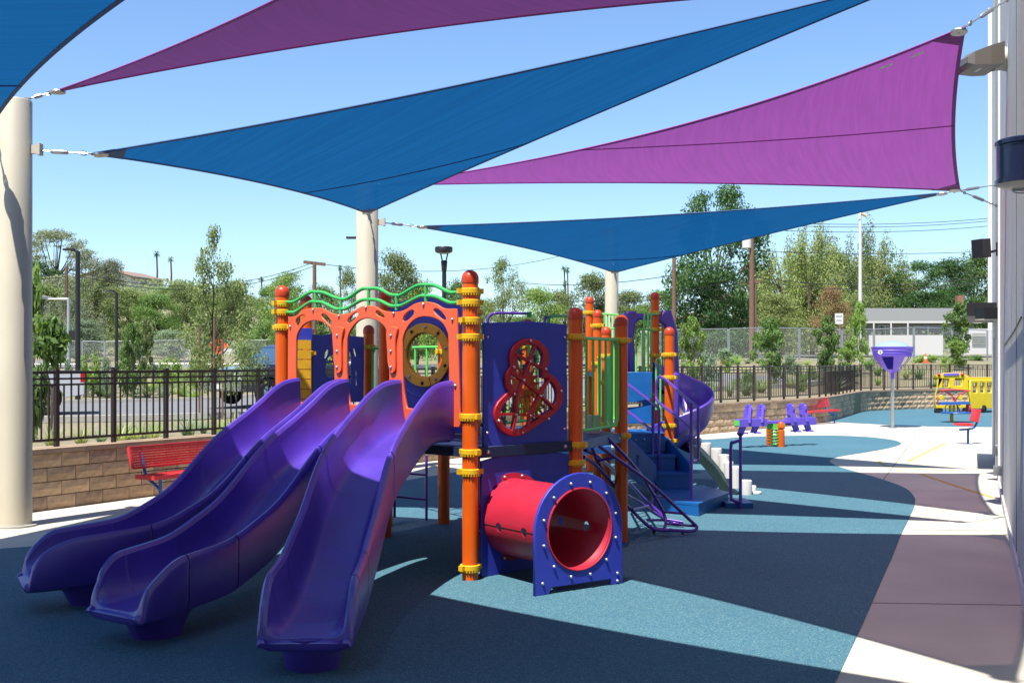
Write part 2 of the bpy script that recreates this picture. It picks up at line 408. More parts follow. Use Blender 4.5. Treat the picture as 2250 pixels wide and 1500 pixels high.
# concrete yard
mb = MB(); cp = [(p.x, p.y, 0) for p in WALLPTS[:-6]]
mb.add(cp+[(30, 42, 0), (30, -12, 0), (-16, -12, 0), (-16, 5, 0)], [tuple(reversed(range(len(cp)+4)))])
yard = obj('concrete_paving', mb, M['conc'], kind='structure')
def strip(pts, w, z, name, m, parent=None, **kw):
    mb = MB(); pts = [Vector(p[:2]) for p in pts]; rows = []
    for i, p in enumerate(pts):
        t = (pts[min(i+1, len(pts)-1)]-pts[max(i-1, 0)]).normalized(); n = Vector((-t.y, t.x))*w/2
        rows.append([(*(p-n), z), (*(p+n), z)])
    mb.grid(rows, flip=True); return obj(name, mb, m, parent, **kw)
BD = Vector((.3746, .9272)); BO = Vector((.38, 0)); BN = Vector((-.9272, .3746))       # building line, face normal
def bw(y, off=0, z=0):
    p = Vector((.404*y+.38, y))+BN*off; return Vector((p.x, p.y, z))
# score joints across and along the walk
for k, y in enumerate((3.6, 5.3, 8.05, 11.6, 15.1, 18.6, 22.5, 26.0)):
    a = bw(y, 0); b = a+Vector((BN.x, BN.y-.22, 0))*3.6
    b = Vector((a.x-3.4, a.y+.25 + .9*(k > 3)*0, 0))
    strip([a, b], .011, .003, 'score_joint', M['groove'], yard)
for off in (1.55,):
    strip([bw(1, off), bw(26, off)], .010, .003, 'score_joint', M['groove'], yard)
# rubber surfaces
rb_right = [G(1780, 1640), G(1810, 1560), G(1835.6, 1500), G(1862, 1443), G(1888.8, 1386), G(1915, 1327), G(1940, 1269), G(1962, 1220), G(1980.5, 1174), G(1998, 1138), G(2010, 1108), G(2008, 1090), G(1985, 1070), G(1930, 1050), G(1880, 1036), G(1848, 1026.5), G(1829, 1018), G(1823, 1012), G(1840, 1004), G(1900, 994), G(1945, 986), G(1972, 979), G(1980, 974), G(1965, 967), G(1920, 961), G(1850, 957), G(1760, 956.7), G(1644, 959.5), G(1560, 965), G(1500, 968), G(1250, 1000), G(1017, 1035), G(862, 1061), G(600, 1118), G(330, 1165), G(170, 1190), G(70, 1200), G(-60, 1212), G(-400, 1260)]
poly = catmull([(p.x, p.y) for p in rb_right], 5)
poly = [(p[0], p[1]) for p in poly]+[(-9, 3), (-7, -4), (0, -4), (1.1, 1.5)]
mb = MB(); mb.add([(p[0], p[1], .004) for p in poly], [tuple(range(len(poly)))])
obj('rubber_surface', mb, M['rubber'], kind='structure')
q = [G(1813, 925.4), G(1870, 929), G(1948, 933), G(2043, 936.7), G(2165, 938), G(2400, 938)]
a = [(p.x, p.y, .004) for p in q]+[(26, 43.5, .004)]
e = [p for p in WALLPTS if p.y > 33.3 and p.x < 21]
mb = MB(); mb.add(a+[(p.x, p.y, .004) for p in reversed(e)], [tuple(range(len(a)+len(e)))])
obj('rubber_surface', mb, M['rubber'], kind='structure')
# floor paint
strip([G(2024, 1041), G(2100, 1067), G(2182, 1093)], .06, .0035, 'painted_line', M['paint'], yard)
strip([G(1994, 1014), G(2035, 994), G(2078, 973)], .05, .0035, 'painted_line', M['paint'], yard)
strip(catmull([G(1933, 1012), G(1936, 1018), G(1955, 1024), G(2000, 1029), G(2100, 1033)], 4), .05, .0035, 'painted_line', M['paint'], yard)
# driveway and kerbs beyond the wall, lower bed
def drape(pts2, w, dz, name, m, **kw):
    mb = MB(); rows = []
    pts2 = catmull(pts2, 6)
    for i, p in enumerate(pts2):
        t = (pts2[min(i+1, len(pts2)-1)]-pts2[max(i-1, 0)]).normalized(); n = Vector((-t.y, t.x))
        row = []
        for k in range(7):
            q = p+n*w*(k/6-.5); row.append((q.x, q.y, zt(q.x, q.y)+dz))
        rows.append(row)
    mb.grid(rows, flip=True); return obj(name, mb, m, smooth=True, **kw)
drape([(-40, 26), (-20, 32), (-10, 36), (0, 41), (8, 50)], 13, .06, 'driveway', M['asph'], kind='structure')
def kerb(pts2, name='kerb'):
    mb = MB(); p3 = [Vector((p[0], p[1], zt(p[0], p[1])+.1)) for p in catmull(pts2, 6)]
    for a, b in zip(p3, p3[1:]): mb.beam(a, b, .2, .16)
    obj(name, mb, M['kerb'], kind='structure')
kerb([(-38, 19.6), (-17.6, 25.8), (-7.4, 30), (3, 35.3), (13, 45)]); kerb([(-43, 33), (-22.4, 38.4), (-12.6, 42.3), (-3, 47), (4, 55)])
drape([(-60, 98), (-25, 84), (0, 80), (40, 84), (90, 88)], 8, .07, 'road', M['asph'], kind='structure')

# ------------------------------------------------------------------ retaining wall
wall = thing('retaining_wall', 'low curving retaining wall of tan and brown split-face blocks under the fence', 'wall', (-1.88, 19, 0))
mb = MB(); pts = [WP.at(d) for d in [i*.4 for i in range(int(WP.L/.4))]]
rows = []
for p, a in pts:
    n = Vector((-a.y, a.x)); p0 = p+n*.035; p1 = p+n*.30
    rows.append([(p0.x, p0.y, 0), (p0.x, p0.y, .655), (p1.x, p1.y, .655), (p1.x, p1.y, 0)])
mb.grid(rows); obj('wall_core', mb, M['mortar'], wall)
CH = .164; BL = .405
def block_mesh(i, m):
    r = random.Random(50+i); w, h = BL-.010, CH-.010; nx, nz = 5, 2; vs = []; fs = []
    for k in range(nz+1):
        for j in range(nx+1):
            e = (j in (0, nx)) or (k in (0, nz)); y = (.004 if e else -r.uniform(.004, .017))
            vs.append((-w/2+w*j/nx, y, h*k/nz))
    for k in range(nz):
        for j in range(nx): a = k*(nx+1)+j; fs.append((a, a+1, a+nx+2, a+nx+1))
    o = len(vs); vs += [(-w/2, .06, 0), (w/2, .06, 0), (w/2, .06, h), (-w/2, .06, h)]
    c = [0, nx, nz*(nx+1)+nx, nz*(nx+1)]
    bot = list(range(0, nx+1)); top = [nz*(nx+1)+j for j in range(nx+1)]; lf = [k*(nx+1) for k in range(nz+1)]; rt = [k*(nx+1)+nx for k in range(nz+1)]
    fs += [tuple(reversed(bot))+(o, o+1), tuple(top)+(o+2, o+3), tuple(lf)+(o+3, o), tuple(reversed(rt))+(o+1, o+2)]
    mb = MB(); mb.add(vs, fs); return mb.mesh('block', m)
BM = [block_mesh(i, M['blockA']) for i in range(6)]+[block_mesh(i+6, M['blockB']) for i in range(4)]
nparts = 0; restmb = MB()
for c in range(4):
    d = .1+(c % 2)*BL/2
    while d < WP.L-.5:
        p, a = WP.at(d); ang = math.atan2(a.y, a.x)
        mesh = R.choice(BM[:6]) if R.random() < .74 else R.choice(BM[6:])
        vis = p.y < 16.6 and p.y > 12.3 or 19.2 < p.y < 20.9 or 26.6 < p.y < 41.6
        if vis and nparts < 298:
            o = obj('block', mesh, None, wall); nparts += 1
            o.location = Vector((p.x, p.y, c*CH+.005))-wall.location; o.rotation_euler = (R.uniform(-.006, .006), 0, ang+R.uniform(-.012, .012))
        else:
            rm = Matrix.Translation((p.x, p.y, c*CH+.005))@Matrix.Rotation(ang, 4, 'Z')
            restmb.add([rm@v.co for v in mesh.vertices], [tuple(f.vertices) for f in mesh.polygons])
        d += BL
obj('block', restmb, M['blockA'], wall, kind='stuff')
d = .05; k = 0
capme = MB(); capme.box((0, 0, .03), (.60, .36, .058)); capm = capme.mesh('cap_stone', M['capst'])
while d < WP.L-.4:
    p, a = WP.at(d+.3, .15); o = obj('cap_stone', capm, None, wall)
    o.location = Vector((p.x, p.y, .657))-wall.location; o.rotation_euler = (0, 0, math.atan2(a.y, a.x)); d += .605

# ------------------------------------------------------------------ metal fence on the wall
fence = thing('metal_fence', 'dark bronze metal picket fence standing on the low block wall', 'fence', (-1.9, 19.1, .715))
FO = .16; ZB, Z3, Z2, ZT = .80, 1.45, 1.52, 1.595
for z, w in ((ZB, .032), (Z3, .026), (Z2, .026), (ZT, .036)):
    mb = MB(); pp = [WP.at(d, FO)[0] for d in [i*.43 for i in range(int(WP.L/.43))]]
    for a, b in zip(pp, pp[1:]): mb.beam((a.x, a.y, z), (b.x, b.y, z), w, w*.9)
    obj('rail', mb, M['fence'], fence)
pk = MB().box((0, 0, (ZB+Z3)/2), (.016, .016, Z3-ZB)).mesh('picket', M['fence'])
pk2 = MB().box((0, 0, (ZB+ZT)/2), (.016, .016, ZT-ZB)).mesh('picket', M['fence'])
pst = MB().box((0, 0, (.715+ZT+.03)/2), (.05, .05, ZT+.03-.715)).box((0, 0, ZT+.035), (.058, .058, .012)).mesh('post', M['fence'])
d = .35; i = 0; npk = 0; rest = MB()
while d < WP.L-.5:
    p, a = WP.at(d, FO); ang = math.atan2(a.y, a.x)
    if i % 8 == 0:
        o = obj('post', pst, None, fence)
        o.location = Vector((p.x, p.y, 0))-fence.location; o.rotation_euler = (0, 0, ang)
    else:
        me = pk if i % 2 else pk2
        vis = 12.3 < p.y < 17.9 or 25.5 < p.y < 44
        if vis and npk < 296:
            o = obj('picket', me, None, fence); npk += 1
            o.location = Vector((p.x, p.y, 0))-fence.location; o.rotation_euler = (0, 0, ang)
        else:
            rm = Matrix.Translation((p.x, p.y, 0))@Matrix.Rotation(ang, 4, 'Z')
            rest.add([rm@v.co for v in me.vertices], [tuple(f.vertices) for f in me.polygons])
    d += .1065; i += 1
obj('picket', rest, M['fence'], fence, kind='stuff')

# ------------------------------------------------------------------ building on the right
bld = thing('building', 'grey-beige stucco building wall running along the walkway', 'building', bw(12))
YE = 21.4
def bbox(mb, y0, y1, z0, z1, o0, o1):
    a0, a1, b0, b1 = bw(y0, o0), bw(y1, o0), bw(y0, o1), bw(y1, o1)
    mb.prism([(a0.x, a0.y), (a1.x, a1.y), (b1.x, b1.y), (b0.x, b0.y)], z0, z1); return mb
m1 = MB(); bbox(m1, -8, 17.6, 0, 8.2, -9, 0)
obj('wall', m1, M['stucco'], bld)
m1 = MB(); bbox(m1, 17.6, YE, 2.75, 8.2, -9, .0); bbox(m1, 17.6, 18.55, 0, 2.75, -9, 0); bbox(m1, 19.9, YE, 0, 2.75, -9, 0); bbox(m1, 18.55, 19.9, 2.15, 2.75, -9, 0); bbox(m1, 18.55, 19.9, 0, 2.15, -9, -.12)
obj('wall', m1, M['stucco2'], bld)
m1 = MB(); m1.prism([(-16, -5.5), (-1.9, -5.5), (-1.9, -12), (-16, -12)], 0, 7.5); obj('sky_block_wing', m1, M['stucco'], bld)  # unseen wing added behind the camera to hold back sky light
m1 = MB(); m1.prism([(-12, -5.48), (-12, 1.8), (.1, 1.8), (-1.0, -5.48)], 4.7, 5.0); obj('sky_block_canopy', m1, M['stucco'], bld)  # unseen canopy added over the camera to deepen the foreground shade
for y in (9.6, 17.6):
    m1 = MB(); bbox(m1, y, y+.02, 0, 8.2, .0, .004); obj('control_joint', m1, M['groove'], bld)
for y in (15.2,):
    m1 = MB(); bbox(m1, y, y+.30, 0, 8.2, .0, .025); obj('pilaster', m1, M['stucco2'], bld)
m1 = MB(); bbox(m1, YE-.25, YE+.02, 2.3, 8.3, .002, .07); obj('corner_trim', m1, M['stucco2'], bld)
m1 = MB(); bbox(m1, -8, 15.18, 0, .12, .002, .02); obj('base_trim', m1, M['stucco2'], bld)
m1 = MB(); bbox(m1, 18.62, 19.83, .02, 2.1, -.118, -.07)
door = obj('door', m1, mat('pinkish_metal_door', (.42, .22, .16), .5), bld)
m1 = MB(); a = bw(18.85, -.03, 1.0); b = bw(18.85, -.03, 1.2); m1.beam(a, b, .03); m1.beam(bw(18.8, -.06, 1.0), bw(18.9, -.06, 1.0), .05); obj('handle', m1, M['steel'], door)
m1 = MB(); bbox(m1, 17.2, 20.2, 2.42, 2.62, .002, .42); obj('door_canopy', m1, M['blk'], bld)
m1 = MB(); bbox(m1, 16.6, 16.75, .35, .5, .002, .03); obj('outlet_cover', m1, M['grey'], bld)
m1 = MB(); bbox(m1, 14.2, 14.3, .3, .42, .002, .10); obj('hose_tap', m1, M['steel'], bld)
# vertical conduit & sloping cable
m1 = MB(); m1.tube(catmull([bw(8.4, .012, 2.05), bw(10, .012, 1.98), bw(12.8, .012, 1.9)], 5), .007, 5); obj('cable', m1, M['blk'], bld)

# drum lamp
lp = thing('wall_lamp', 'large navy drum wall lamp with cream lens high on the building', 'lamp', bw(7.75, 0, 2.85))
c = bw(7.75, -.02, 0); r = .215
yb = Matrix.Rotation(math.atan2(BN.y, BN.x), 3, 'Z')
m1 = MB(); m1.lathe((c.x, c.y, 0), [(r, 2.93), (r+.012, 2.93), (r+.012, 2.96), (r, 2.965), (r, 3.19), (r+.012, 3.195), (r+.012, 3.22), (r, 3.23), (.01, 3.24)], 40); obj('housing', m1, M['navy'], lp, smooth=True)
m1 = MB(); m1.lathe((c.x, c.y, 0), [(.01, 2.90), (.08, 2.895), (.14, 2.90), (.19, 2.915), (r-.003, 2.93)], 32); obj('lens', m1, M['lens'], lp, smooth=True)
m1 = MB(); m1.lathe((c.x, c.y, 0), [(.10, 2.885), (.11, 2.88), (.12, 2.89)], 24); obj('lens_ring', m1, M['steel'], lp, smooth=True)
# blade light
bl = thing('flood_light', 'grey blade-shaped floodlight arm on the building between the purple sail and wall', 'light', bw(12.1, 0, 4.8))
a = P(2113, 140, 12.0); b = P(2185, 133, 12.15); cc = P(2222, 140, 12.3)
m1 = MB()
for (q, w, h) in ((a, .34, .10), ):
    d = (b-a)
    rows = []
    for t, hh, ww in ((0, .07, .16), (.15, .15, .22), (.6, .22, .26), (1, .26, .26)):
        p = a+d*t; f = Vector((0, 1, 0))
        rows.append([p+f*x*ww+Vector((0, 0, z*hh/2+ .03*t)) for x, z in ((-1, -1), (1, -1), (1, .8), (0, 1.1), (-1, .8), (-1, -1))])
    m1.grid(rows)
m1.box(a+Vector((0, 0, 0)), (.01, .3, .06))
obj('lamp_head', m1, M['bladefix'], bl)
m1 = MB(); m1.tube([b+Vector((-.01, 0, .02)), b+Vector((.08, 0, .02)), cc+Vector((0, 0, .02))], [.135, .125, .11], 14); obj('arm', m1, M['stucco2'], bl, smooth=True)
m1 = MB(); m1.box(a*.55+b*.45+Vector((0, 0, -.075)), (.07, .16, .02)); obj('lamp_lens', m1, M['lens'], bl)
# speaker
sp = thing('loudspeaker', 'black tilted loudspeaker on a bracket on the building', 'speaker', bw(15.6, 0, 3.3))
c = P(2156, 546, 15.4); m1 = MB(); rt = Matrix.Rotation(.35, 3, 'Z')@Matrix.Rotation(-.07, 3, 'Y')
m1.box(c, (.155, .19, .25), m=rt); obj('cabinet', m1, M['blk'], sp)
m1 = MB(); m1.box(c+rt@Vector((0, -.098, 0)), (.14, .008, .232), m=rt); obj('grille', m1, mat('dark_grille', (.03, .028, .035), .7), sp)
m1 = MB(); m1.tube([c+Vector((.08, 0, -.06)), P(2183, 552, 15.5), P(2196, 548, 15.9)], .018, 8); obj('bracket', m1, M['blk'], sp)
m1 = MB(); m1.beam(P(2193, 532, 15.7), P(2193, 562, 15.7), .05, .04); obj('wall_plate', m1, M['blk'], sp)
# box light
bx = thing('wall_light', 'black box-shaped downlight on the building below the loudspeaker', 'light', bw(15.9, 0, 2.4))
m1 = MB(); a = P(2151, 676, 16.6); b = P(2151, 701, 16.6)
m1.box(P(2172, 688, 16.6), (.27, .26, .155), rz=.1); obj('housing', m1, M['blk'], bx)
m1 = MB(); m1.box(P(2170, 701.8, 16.6), (.26, .24, .012), rz=.1); obj('lens', m1, M['lens'], bx)

# ------------------------------------------------------------------ shade columns
C1, C2, C3 = Vector((-5.22, 11.95, 0)), Vector((-2.24, 17.6, 0)), Vector((2.06, 23.5, 0))
def column(c, r, lab):
    t = thing('shade_column', lab, 'column', c, 'cream steel columns of the shade sails')
    m = MB(); m.lathe(c, [(r, 0), (r, 4.45), (r*.94, 4.47), (.01, 4.47)], 40); obj('shaft', m, M['col'], t, smooth=True)
    m = MB(); m.lathe(c, [(r+.05, .004), (r+.05, .02), (r+.012, .022), (r+.012, .03), (r-.01, .03)], 40); obj('base_ring', m, M['kerb'], t)
    return t
k1 = column(C1, .17, 'thick cream column at the frame edge beside the block wall')
k2 = column(C2, .17, 'cream column behind the three slides with a blue sail corner on it')
k3 = column(C3, .14, 'farthest cream column, rising behind the orange posts')
def lug(par, a, b):
    m = MB(); m.beam(a, b, .05, .09); m.box(b, (.035, .1, .12)); obj('lug', m, M['col'], par)

# ------------------------------------------------------------------ shade sails
MS = {'blue': sailmat('blue_shade_cloth', (.005, .040, .15), (.006, .088, .245), (.55, .8, 1.0), .985),
      'purple': sailmat('purple_shade_cloth', (.11, .02, .11), (.31, .045, .31), (1.0, .62, .70), .885),
      'purple_dimmed': sailmat('dimmed_purple_cloth', (.07, .014, .08), (.10, .018, .10), (1.0, .60, .72), .91)}  # same purple cloth; its dimmer look from below is put into the colour
MH = {'blue': mat('blue_webbing', (.010, .085, .26), .7), 'purple': mat('purple_webbing', (.34, .05, .34), .7), 'purple_dimmed': mat('dimmed_purple_webbing', (.28, .04, .28), .7)}
def turnbuckle(par, a, b):
    a = Vector(a); b = Vector(b); m = MB(); d = b-a
    m.tube([a, b], .009, 6)
    m.tube([a+d*.35, a+d*.38, a+d*.62, a+d*.65], [.012, .024, .024, .012], 8)
    for t in (.0, .12, .85, 1.0):
        c = a+d*t; x = d.normalized(); s = x.cross(Vector((0, 0, 1))).normalized()
        m.tube([c+x*.035*math.cos(q)+ (s if t in (.0, .85) else Vector((0, 0, 1)))*.022*math.sin(q) for q in [i*math.pi/4 for i in range(8)]], .007, 5, closed=True)
    return obj('turnbuckle', m, M['steel'], par, smooth=True)
def sail(kind, A, B, C, anch, lab, sag=(.08, .08, .08), seams=(), droop=.12, tags=None):
    A, B, C = Vector(A), Vector(B), Vector(C); N = 36
    def S(a, b, c):
        p = A*a+B*b+C*c
        for (s, x, y, z, X, Y, Z) in ((sag[0], a, b, c, A, B, C), (sag[1], b, c, a, B, C, A), (sag[2], c, a, b, C, A, B)):
            p = p+(Z-(X+Y)*.5)*s*4*x*y*(1-z)**2
        p.z -= droop*27*a*b*c*.6; return p
    t = thing('shade_sail', lab, 'shade sail', (A+B+C)/3, 'triangular shade sails')
    vs = []; idx = {}; uv = []
    for i in range(N+1):
        for j in range(N+1-i):
            a, b = i/N, j/N; c = 1-a-b; idx[i, j] = len(vs); p = S(a, b, c); vs.append(p); uv.append((b*(B-A).length, a*(A-C).length))
    fs = []
    for i in range(N):
        for j in range(N-i):
            fs.append((idx[i, j], idx[i+1, j], idx[i, j+1]))
            if j < N-i-1: fs.append((idx[i+1, j], idx[i+1, j+1], idx[i, j+1]))
    m = MB(); m.add(vs, fs); me = m.mesh('fabric', MS[kind]); me.polygons.foreach_set('use_smooth', [True]*len(me.polygons))
    ul = me.uv_layers.new(name='UVMap')
    for lo in me.loops: ul.data[lo.index].uv = uv[lo.vertex_index]
    obj('fabric', me, None, t)
    dn = Vector((0, 0, -.006))
    for (f, g) in (((lambda s: S(1-s, s, 0)), (lambda s: S((1-s)*(1-.012), s*(1-.012), .012))), ((lambda s: S(0, 1-s, s)), (lambda s: S(.012, (1-s)*.988, s*.988))), ((lambda s: S(s, 0, 1-s)), (lambda s: S(s*.988, .012, (1-s)*.988)))):
        m = MB(); rows = []
        for k in range(41):
            s = k/40; p = f(s); q = g(s); d = (q-p).normalized() if (q-p).length > 1e-6 else Vector((1, 0, 0))
            rows.append([p-d*.004, p-d*.004+dn*1.4, p+d*.034+dn, p+d*.034])
        m.grid(rows); obj('hem', m, MH[kind], t)
        m = MB(); m.tube([f(k/40) for k in range(41)], .011, 6); obj('edge_cable', m, MH[kind], t)
    for (fa, fb) in seams:      # seam from bary point fa to fb
        m = MB(); pts = [S(*[fa[i]*(1-s)+fb[i]*s for i in range(3)])+dn for s in [k/24 for k in range(25)]]
        m.tube(pts, .008, 4); obj('seam', m, MH[kind], t)
    for nm, X, (i1, i2) in (('A', A, (1, 2)), ('B', B, (0, 2)), ('C', C, (0, 1))):
        k = 'ABC'.index(nm); o1 = [0, 0, 0]; o2 = [0, 0, 0]; L1 = ((A, B, C)[i1]-X).length; L2 = ((A, B, C)[i2]-X).length
        w = .42; base = [0, 0, 0]; base[k] = 1
        def pt(s1, s2):
            b = [0, 0, 0]; b[i1] = s1; b[i2] = s2; b[k] = 1-s1-s2; return S(*b)
        rows = []
        for q in range(7):
            rr = q/6; rows.append([pt(w/L1*rr*(1-h), w/L2*rr*h)+dn*2.2 for h in [z/6 for z in range(7)]])
        m = MB(); m.grid(rows); obj('corner_patch', m, MH[kind], t)
        tgt = anch[k]
        if tgt is not None:
            m = MB(); dd = (((A, B, C)[i1]-X).normalized()+((A, B, C)[i2]-X).normalized()).normalized()
            nn = ((A, B, C)[i1]-X).cross((A, B, C)[i2]-X).normalized(); q = Matrix((dd, nn.cross(dd), nn)).transposed()
            m.lathe(X+dd*.10-nn*(.012 if nn.z > 0 else -.012), [(.01, -.012), (.075, -.012), (.08, 0), (.075, .012), (.01, .012)], 18, m=q); obj('corner_plate', m, M['steel'], t)
            turnbuckle(t, X, tgt)
    if tags:
        for (a, b, c, sz) in tags:
            p = S(a, b, c)+dn*2; q = S(a+.02, b-.02, c)+dn*2; d = (q-p).normalized(); e = (S(a, b-.02, c+.02)-p).normalized()
            m = MB(); m.add([p, p+d*sz, p+d*sz+e*sz*.45, p+e*sz*.45], [(0, 1, 2, 3)]); obj('care_tag', m, M['white'], t)
    return t
S3A = P(200, 338, 12.0); S3C = P(807, 469, 17.3); S3B = Vector((3.72, 10.15, 5.17))
sail('blue', S3A, S3B, S3C, [P(62, 330, 11.95), bw(10.9, .02, 5.4), C2+Vector((0, -.1, 4.2))], 'large blue shade sail crossing the middle of the sky down to the second column', (.055, .015, .03), [((.0, .42, .58), (.36, .0, .64))])
S4A = Vector((-2.1, 17.45, 4.42)); S4B = Vector((4.30, 10.80, 4.90)); S4C = Vector((6.26, 15.9, 4.11))
sail('purple', S4A, S4B, S4C, [C2+Vector((0, 0, 4.42)), bw(11.4, .02, 5.35), bw(16.6, .02, 4.0)], 'purple shade sail with its broad side along the building', (.12, .010, .05), [((0, .50, .50), (.62, .38, 0)), ], tags=[(.10, .87, .03, .18), (.055, .915, .03, .16)])
S2A = Vector((-4.85, 12.0, 4.56)); S2B = Vector((3.80, 9.4, 4.85)); S2C = Vector((1.60, 4.2, 4.8))
sail('purple_dimmed', S2A, S2B, S2C, [C1+Vector((.1, 0, 4.47)), bw(9.9, .02, 5.3), bw(4.1, .02, 5.5)], 'purple shade sail, dimmed in its colour, at the top edge of the view', (.105, -.014, .11))
S5A = P(915, 497, 17.7); S5B = Vector((6.39, 16.65, 4.2)); S5C = P(1350, 599, 23.2)
sail('blue', S5A, S5B, S5C, [C2+Vector((.16, 0, 3.88)), bw(17.9, .02, 4.5), C3+Vector((0, -.1, 3.9))], 'farther blue shade sail reaching down to the third column', (.06, .02, .03), [((0, .28, .72), (.30, 0, .70))])
S1A = P(-28, 296, 11.6); S1B = Vector((1.55, 4.0, 4.45)); S1C = Vector((-10.4, 1.6, 4.3))
sail('blue', S1A, S1B, S1C, [C1+Vector((-.14, 0, 4.0)), bw(3.7, .02, 4.7), None], 'nearest blue shade sail cutting across the upper corner above the thick column', (.052, .02, .075), [((.80, .20, 0), (.80, 0, .20))])
lug(k1, C1+Vector((.1, 0, 3.95)), C1+Vector((.26, 0, 3.95))); lug(k2, C2+Vector((.1, 0, 3.88)), C2+Vector((.26, 0, 3.88)))
lug(k1, C1+Vector((-.1, 0, 4.0)), C1+Vector((-.26, -.02, 4.0)))

# ================================================================== PLAY STRUCTURE
PS = thing('play_structure', 'orange, purple and blue play structure with triple slide, tunnel and spiral slide', 'play structure', (0, 10.5, 0))
PR = .0635
def ring_mesh(r=PR):
    m = MB(); n = 22
    m.lathe((0, 0, 0), [(r+.001, -.022), (r+.014, -.022), (r+.017, -.016), (r+.017, .018), (r+.011, .023), (r+.001, .023)], n*2)
    for k in range(n):
        a = 2*math.pi*k/n; m.box((math.cos(a)*(r+.011), math.sin(a)*(r+.011), -.027), (.012, .010, .014), rz=a)
    for a in (.4, .4+math.pi):
        m.box((math.cos(a)*(r+.028), math.sin(a)*(r+.028), 0), (.03, .045, .040), rz=a)
    return m.mesh('clamp', M['yellow'])
RM = ring_mesh()
bolt = MB().lathe((0, 0, 0), [(.012, 0), (.012, .006), (.006, .01), (.001, .011)], 8).mesh('bolt', M['blk'])
POSTS = {}
def post(name, x, y, z, clamps=(), lab=None):
    m = MB(); m.lathe((x, y, 0), [(PR, .004), (PR, z-.10)], 24)
    p = obj('post', m, M['orange'], PS, smooth=True)
    m = MB(); prof = [(PR+.0035, z-.105), (PR+.0045, z-.10), (PR+.0045, z-.062)]+[((PR+.003)*math.cos(a), z-.062+.062*math.sin(a)) for a in [i*math.pi/14 for i in range(1, 7)]]+[(.001, z)]
    m.lathe((x, y, 0), prof, 24); obj('post_cap', m, M['cap'], p, smooth=True)
    for k, c in enumerate(clamps):
        o = obj('clamp', RM, None, p); o.location = (x, y, c); o.rotation_euler = (0, 0, R.choice((.0, .4, -1.2, 2.2)))
    POSTS[name] = Vector((x, y, 0)); return p
post('P1', -.331, 9.0, 2.447, [2.28, 2.19, 2.05, 1.92, 1.29, 1.01, .855, .10])
post('P0', -2.16, 10.7, 2.44, [2.27, 2.19, 2.05, 1.0, .3])
post('P2', .549, 9.83, 2.19, [1.94, 1.01, .855])
post('P3', 1.046, 10.9, 2.17, [1.93, 1.02])
post('P12', -.36, 10.65, 2.44, [2.19, 1.0])
post('P10', -1.25, 11.2, 2.44, [2.2, .9])
post('P9', -2.28, 12.6, 2.46, [2.06, 1.82, 1.0])
post('P11', -1.70, 13.5, 2.16, [1.9, 1.0])
post('P13', -.726, 12.1, 2.19, [1.83, 1.58, .95])
post('P6', 1.25, 15.1, 2.19, [1.8, 1.45, .9])
post('P5', 1.195, 15.9, 2.45, [2.23, 1.7])
post('P4', 1.22, 17.9, 2.75, [2.5])
post('P7', 2.11, 16.8, 2.75, [2.45, 2.2, 1.82, 1.66, 1.42, 1.25])
post('P8', 2.07, 14.97, 2.18, [1.82, 1.52, .89, .69])
post('P14', -1.31, 11.9, 1.0, [.8, .3]); 
Q = POSTS
# decks
def deck(pts, z0, z1, m=M['dkblue']):
    d = MB(); d.prism([(p.x, p.y) for p in pts], z0, z1); return obj('deck', d, m, PS)
mid = (Q['P0']+Q['P1'])/2
dA = deck([Q['P1'], Q['P2'], Q['P12'], mid], .965, 1.04); dB = deck([mid, Q['P12'], Q['P10'], Q['P0']], .965, 1.04)
dC = deck([Q['P2'], Q['P3'], Vector((.3, 12.0, 0)), Q['P12']], .965, 1.04)
dD = deck([Q['P12'], Vector((.3, 12.0, 0)), Q['P13'], Q['P10']], .965, 1.04)
dE = deck([Vector((.3, 12, 0)), Vector((1.1, 12.6, 0)), Vector((1.25, 15.1, 0)), Vector((.2, 14.6, 0))], .71, .785, M['bstep'])
dF = deck([Vector((1.25, 15.1, 0)), Q['P8'], Vector((2.15, 15.9, 0)), Vector((1.2, 15.9, 0))], .71, .785, M['bstep'])
dG = deck([Vector((1.2, 15.95, 0)), Vector((2.2, 16.1, 0)), Vector((2.2, 17.4, 0)), Vector((1.2, 17.9, 0))], 1.50, 1.56, M['bstep'])
# fascia plates with nuts, perforation dots skipped
for A, B, m in ((Q['P1'], Q['P2'], M['dkblue']), (Q['P2'], Q['P3'], M['bstep'])):
    pl = Pln(A, B, .02); L_ = (B-A).length
    f = obj('deck_fascia', pl.board('deck_fascia', [(.07, .955), (L_-.07, .955), (L_-.07, 1.045), (.07, 1.045)], [], .02, m), None, PS)
    for x in (.16, L_-.16):
        c = pl.w(x, 1.0, .012); d = MB(); d.ball(c, .016, 6); obj('nut', d, M['nut'], f)

# triple slide ------------------------------------------------------
SK = [0, .08, .2, .35, .5, .65, .8, .93, 1.0]
SZ = [1.578, 1.551, 1.336, 1.104, .725, .55, .528, .505, .50]
def beztri(C, s): return C[0]*(1-s)**3+C[1]*3*s*(1-s)**2+C[2]*3*s*s*(1-s)+C[3]*s**3
SL = {1: [(-1.745, 10.314), (-2.185, 9.471), (-2.741, 8.139), (-3.383, 7.905)],
      2: [(-1.225, 9.831), (-1.629, 9.232), (-2.202, 7.006), (-2.398, 6.876)],
      3: [(-.706, 9.348), (-1.346, 8.568), (-1.085, 6.197), (-1.129, 6.181)]}
def smoothz(s):
    return sum(interp(max(0, min(1, s+o)), SK, SZ)*w for o, w in ((-.05, .15), (-.025, .25), (0, .3), (.025, .2), (.045, .1)))/1.0
E1 = (Q['P0']-Q['P1']).normalized()
ts = thing_slide = bpy.data.objects.new('triple_slide', None); COL.objects.link(ts); ts.parent = PS; ts.location = -PS.location
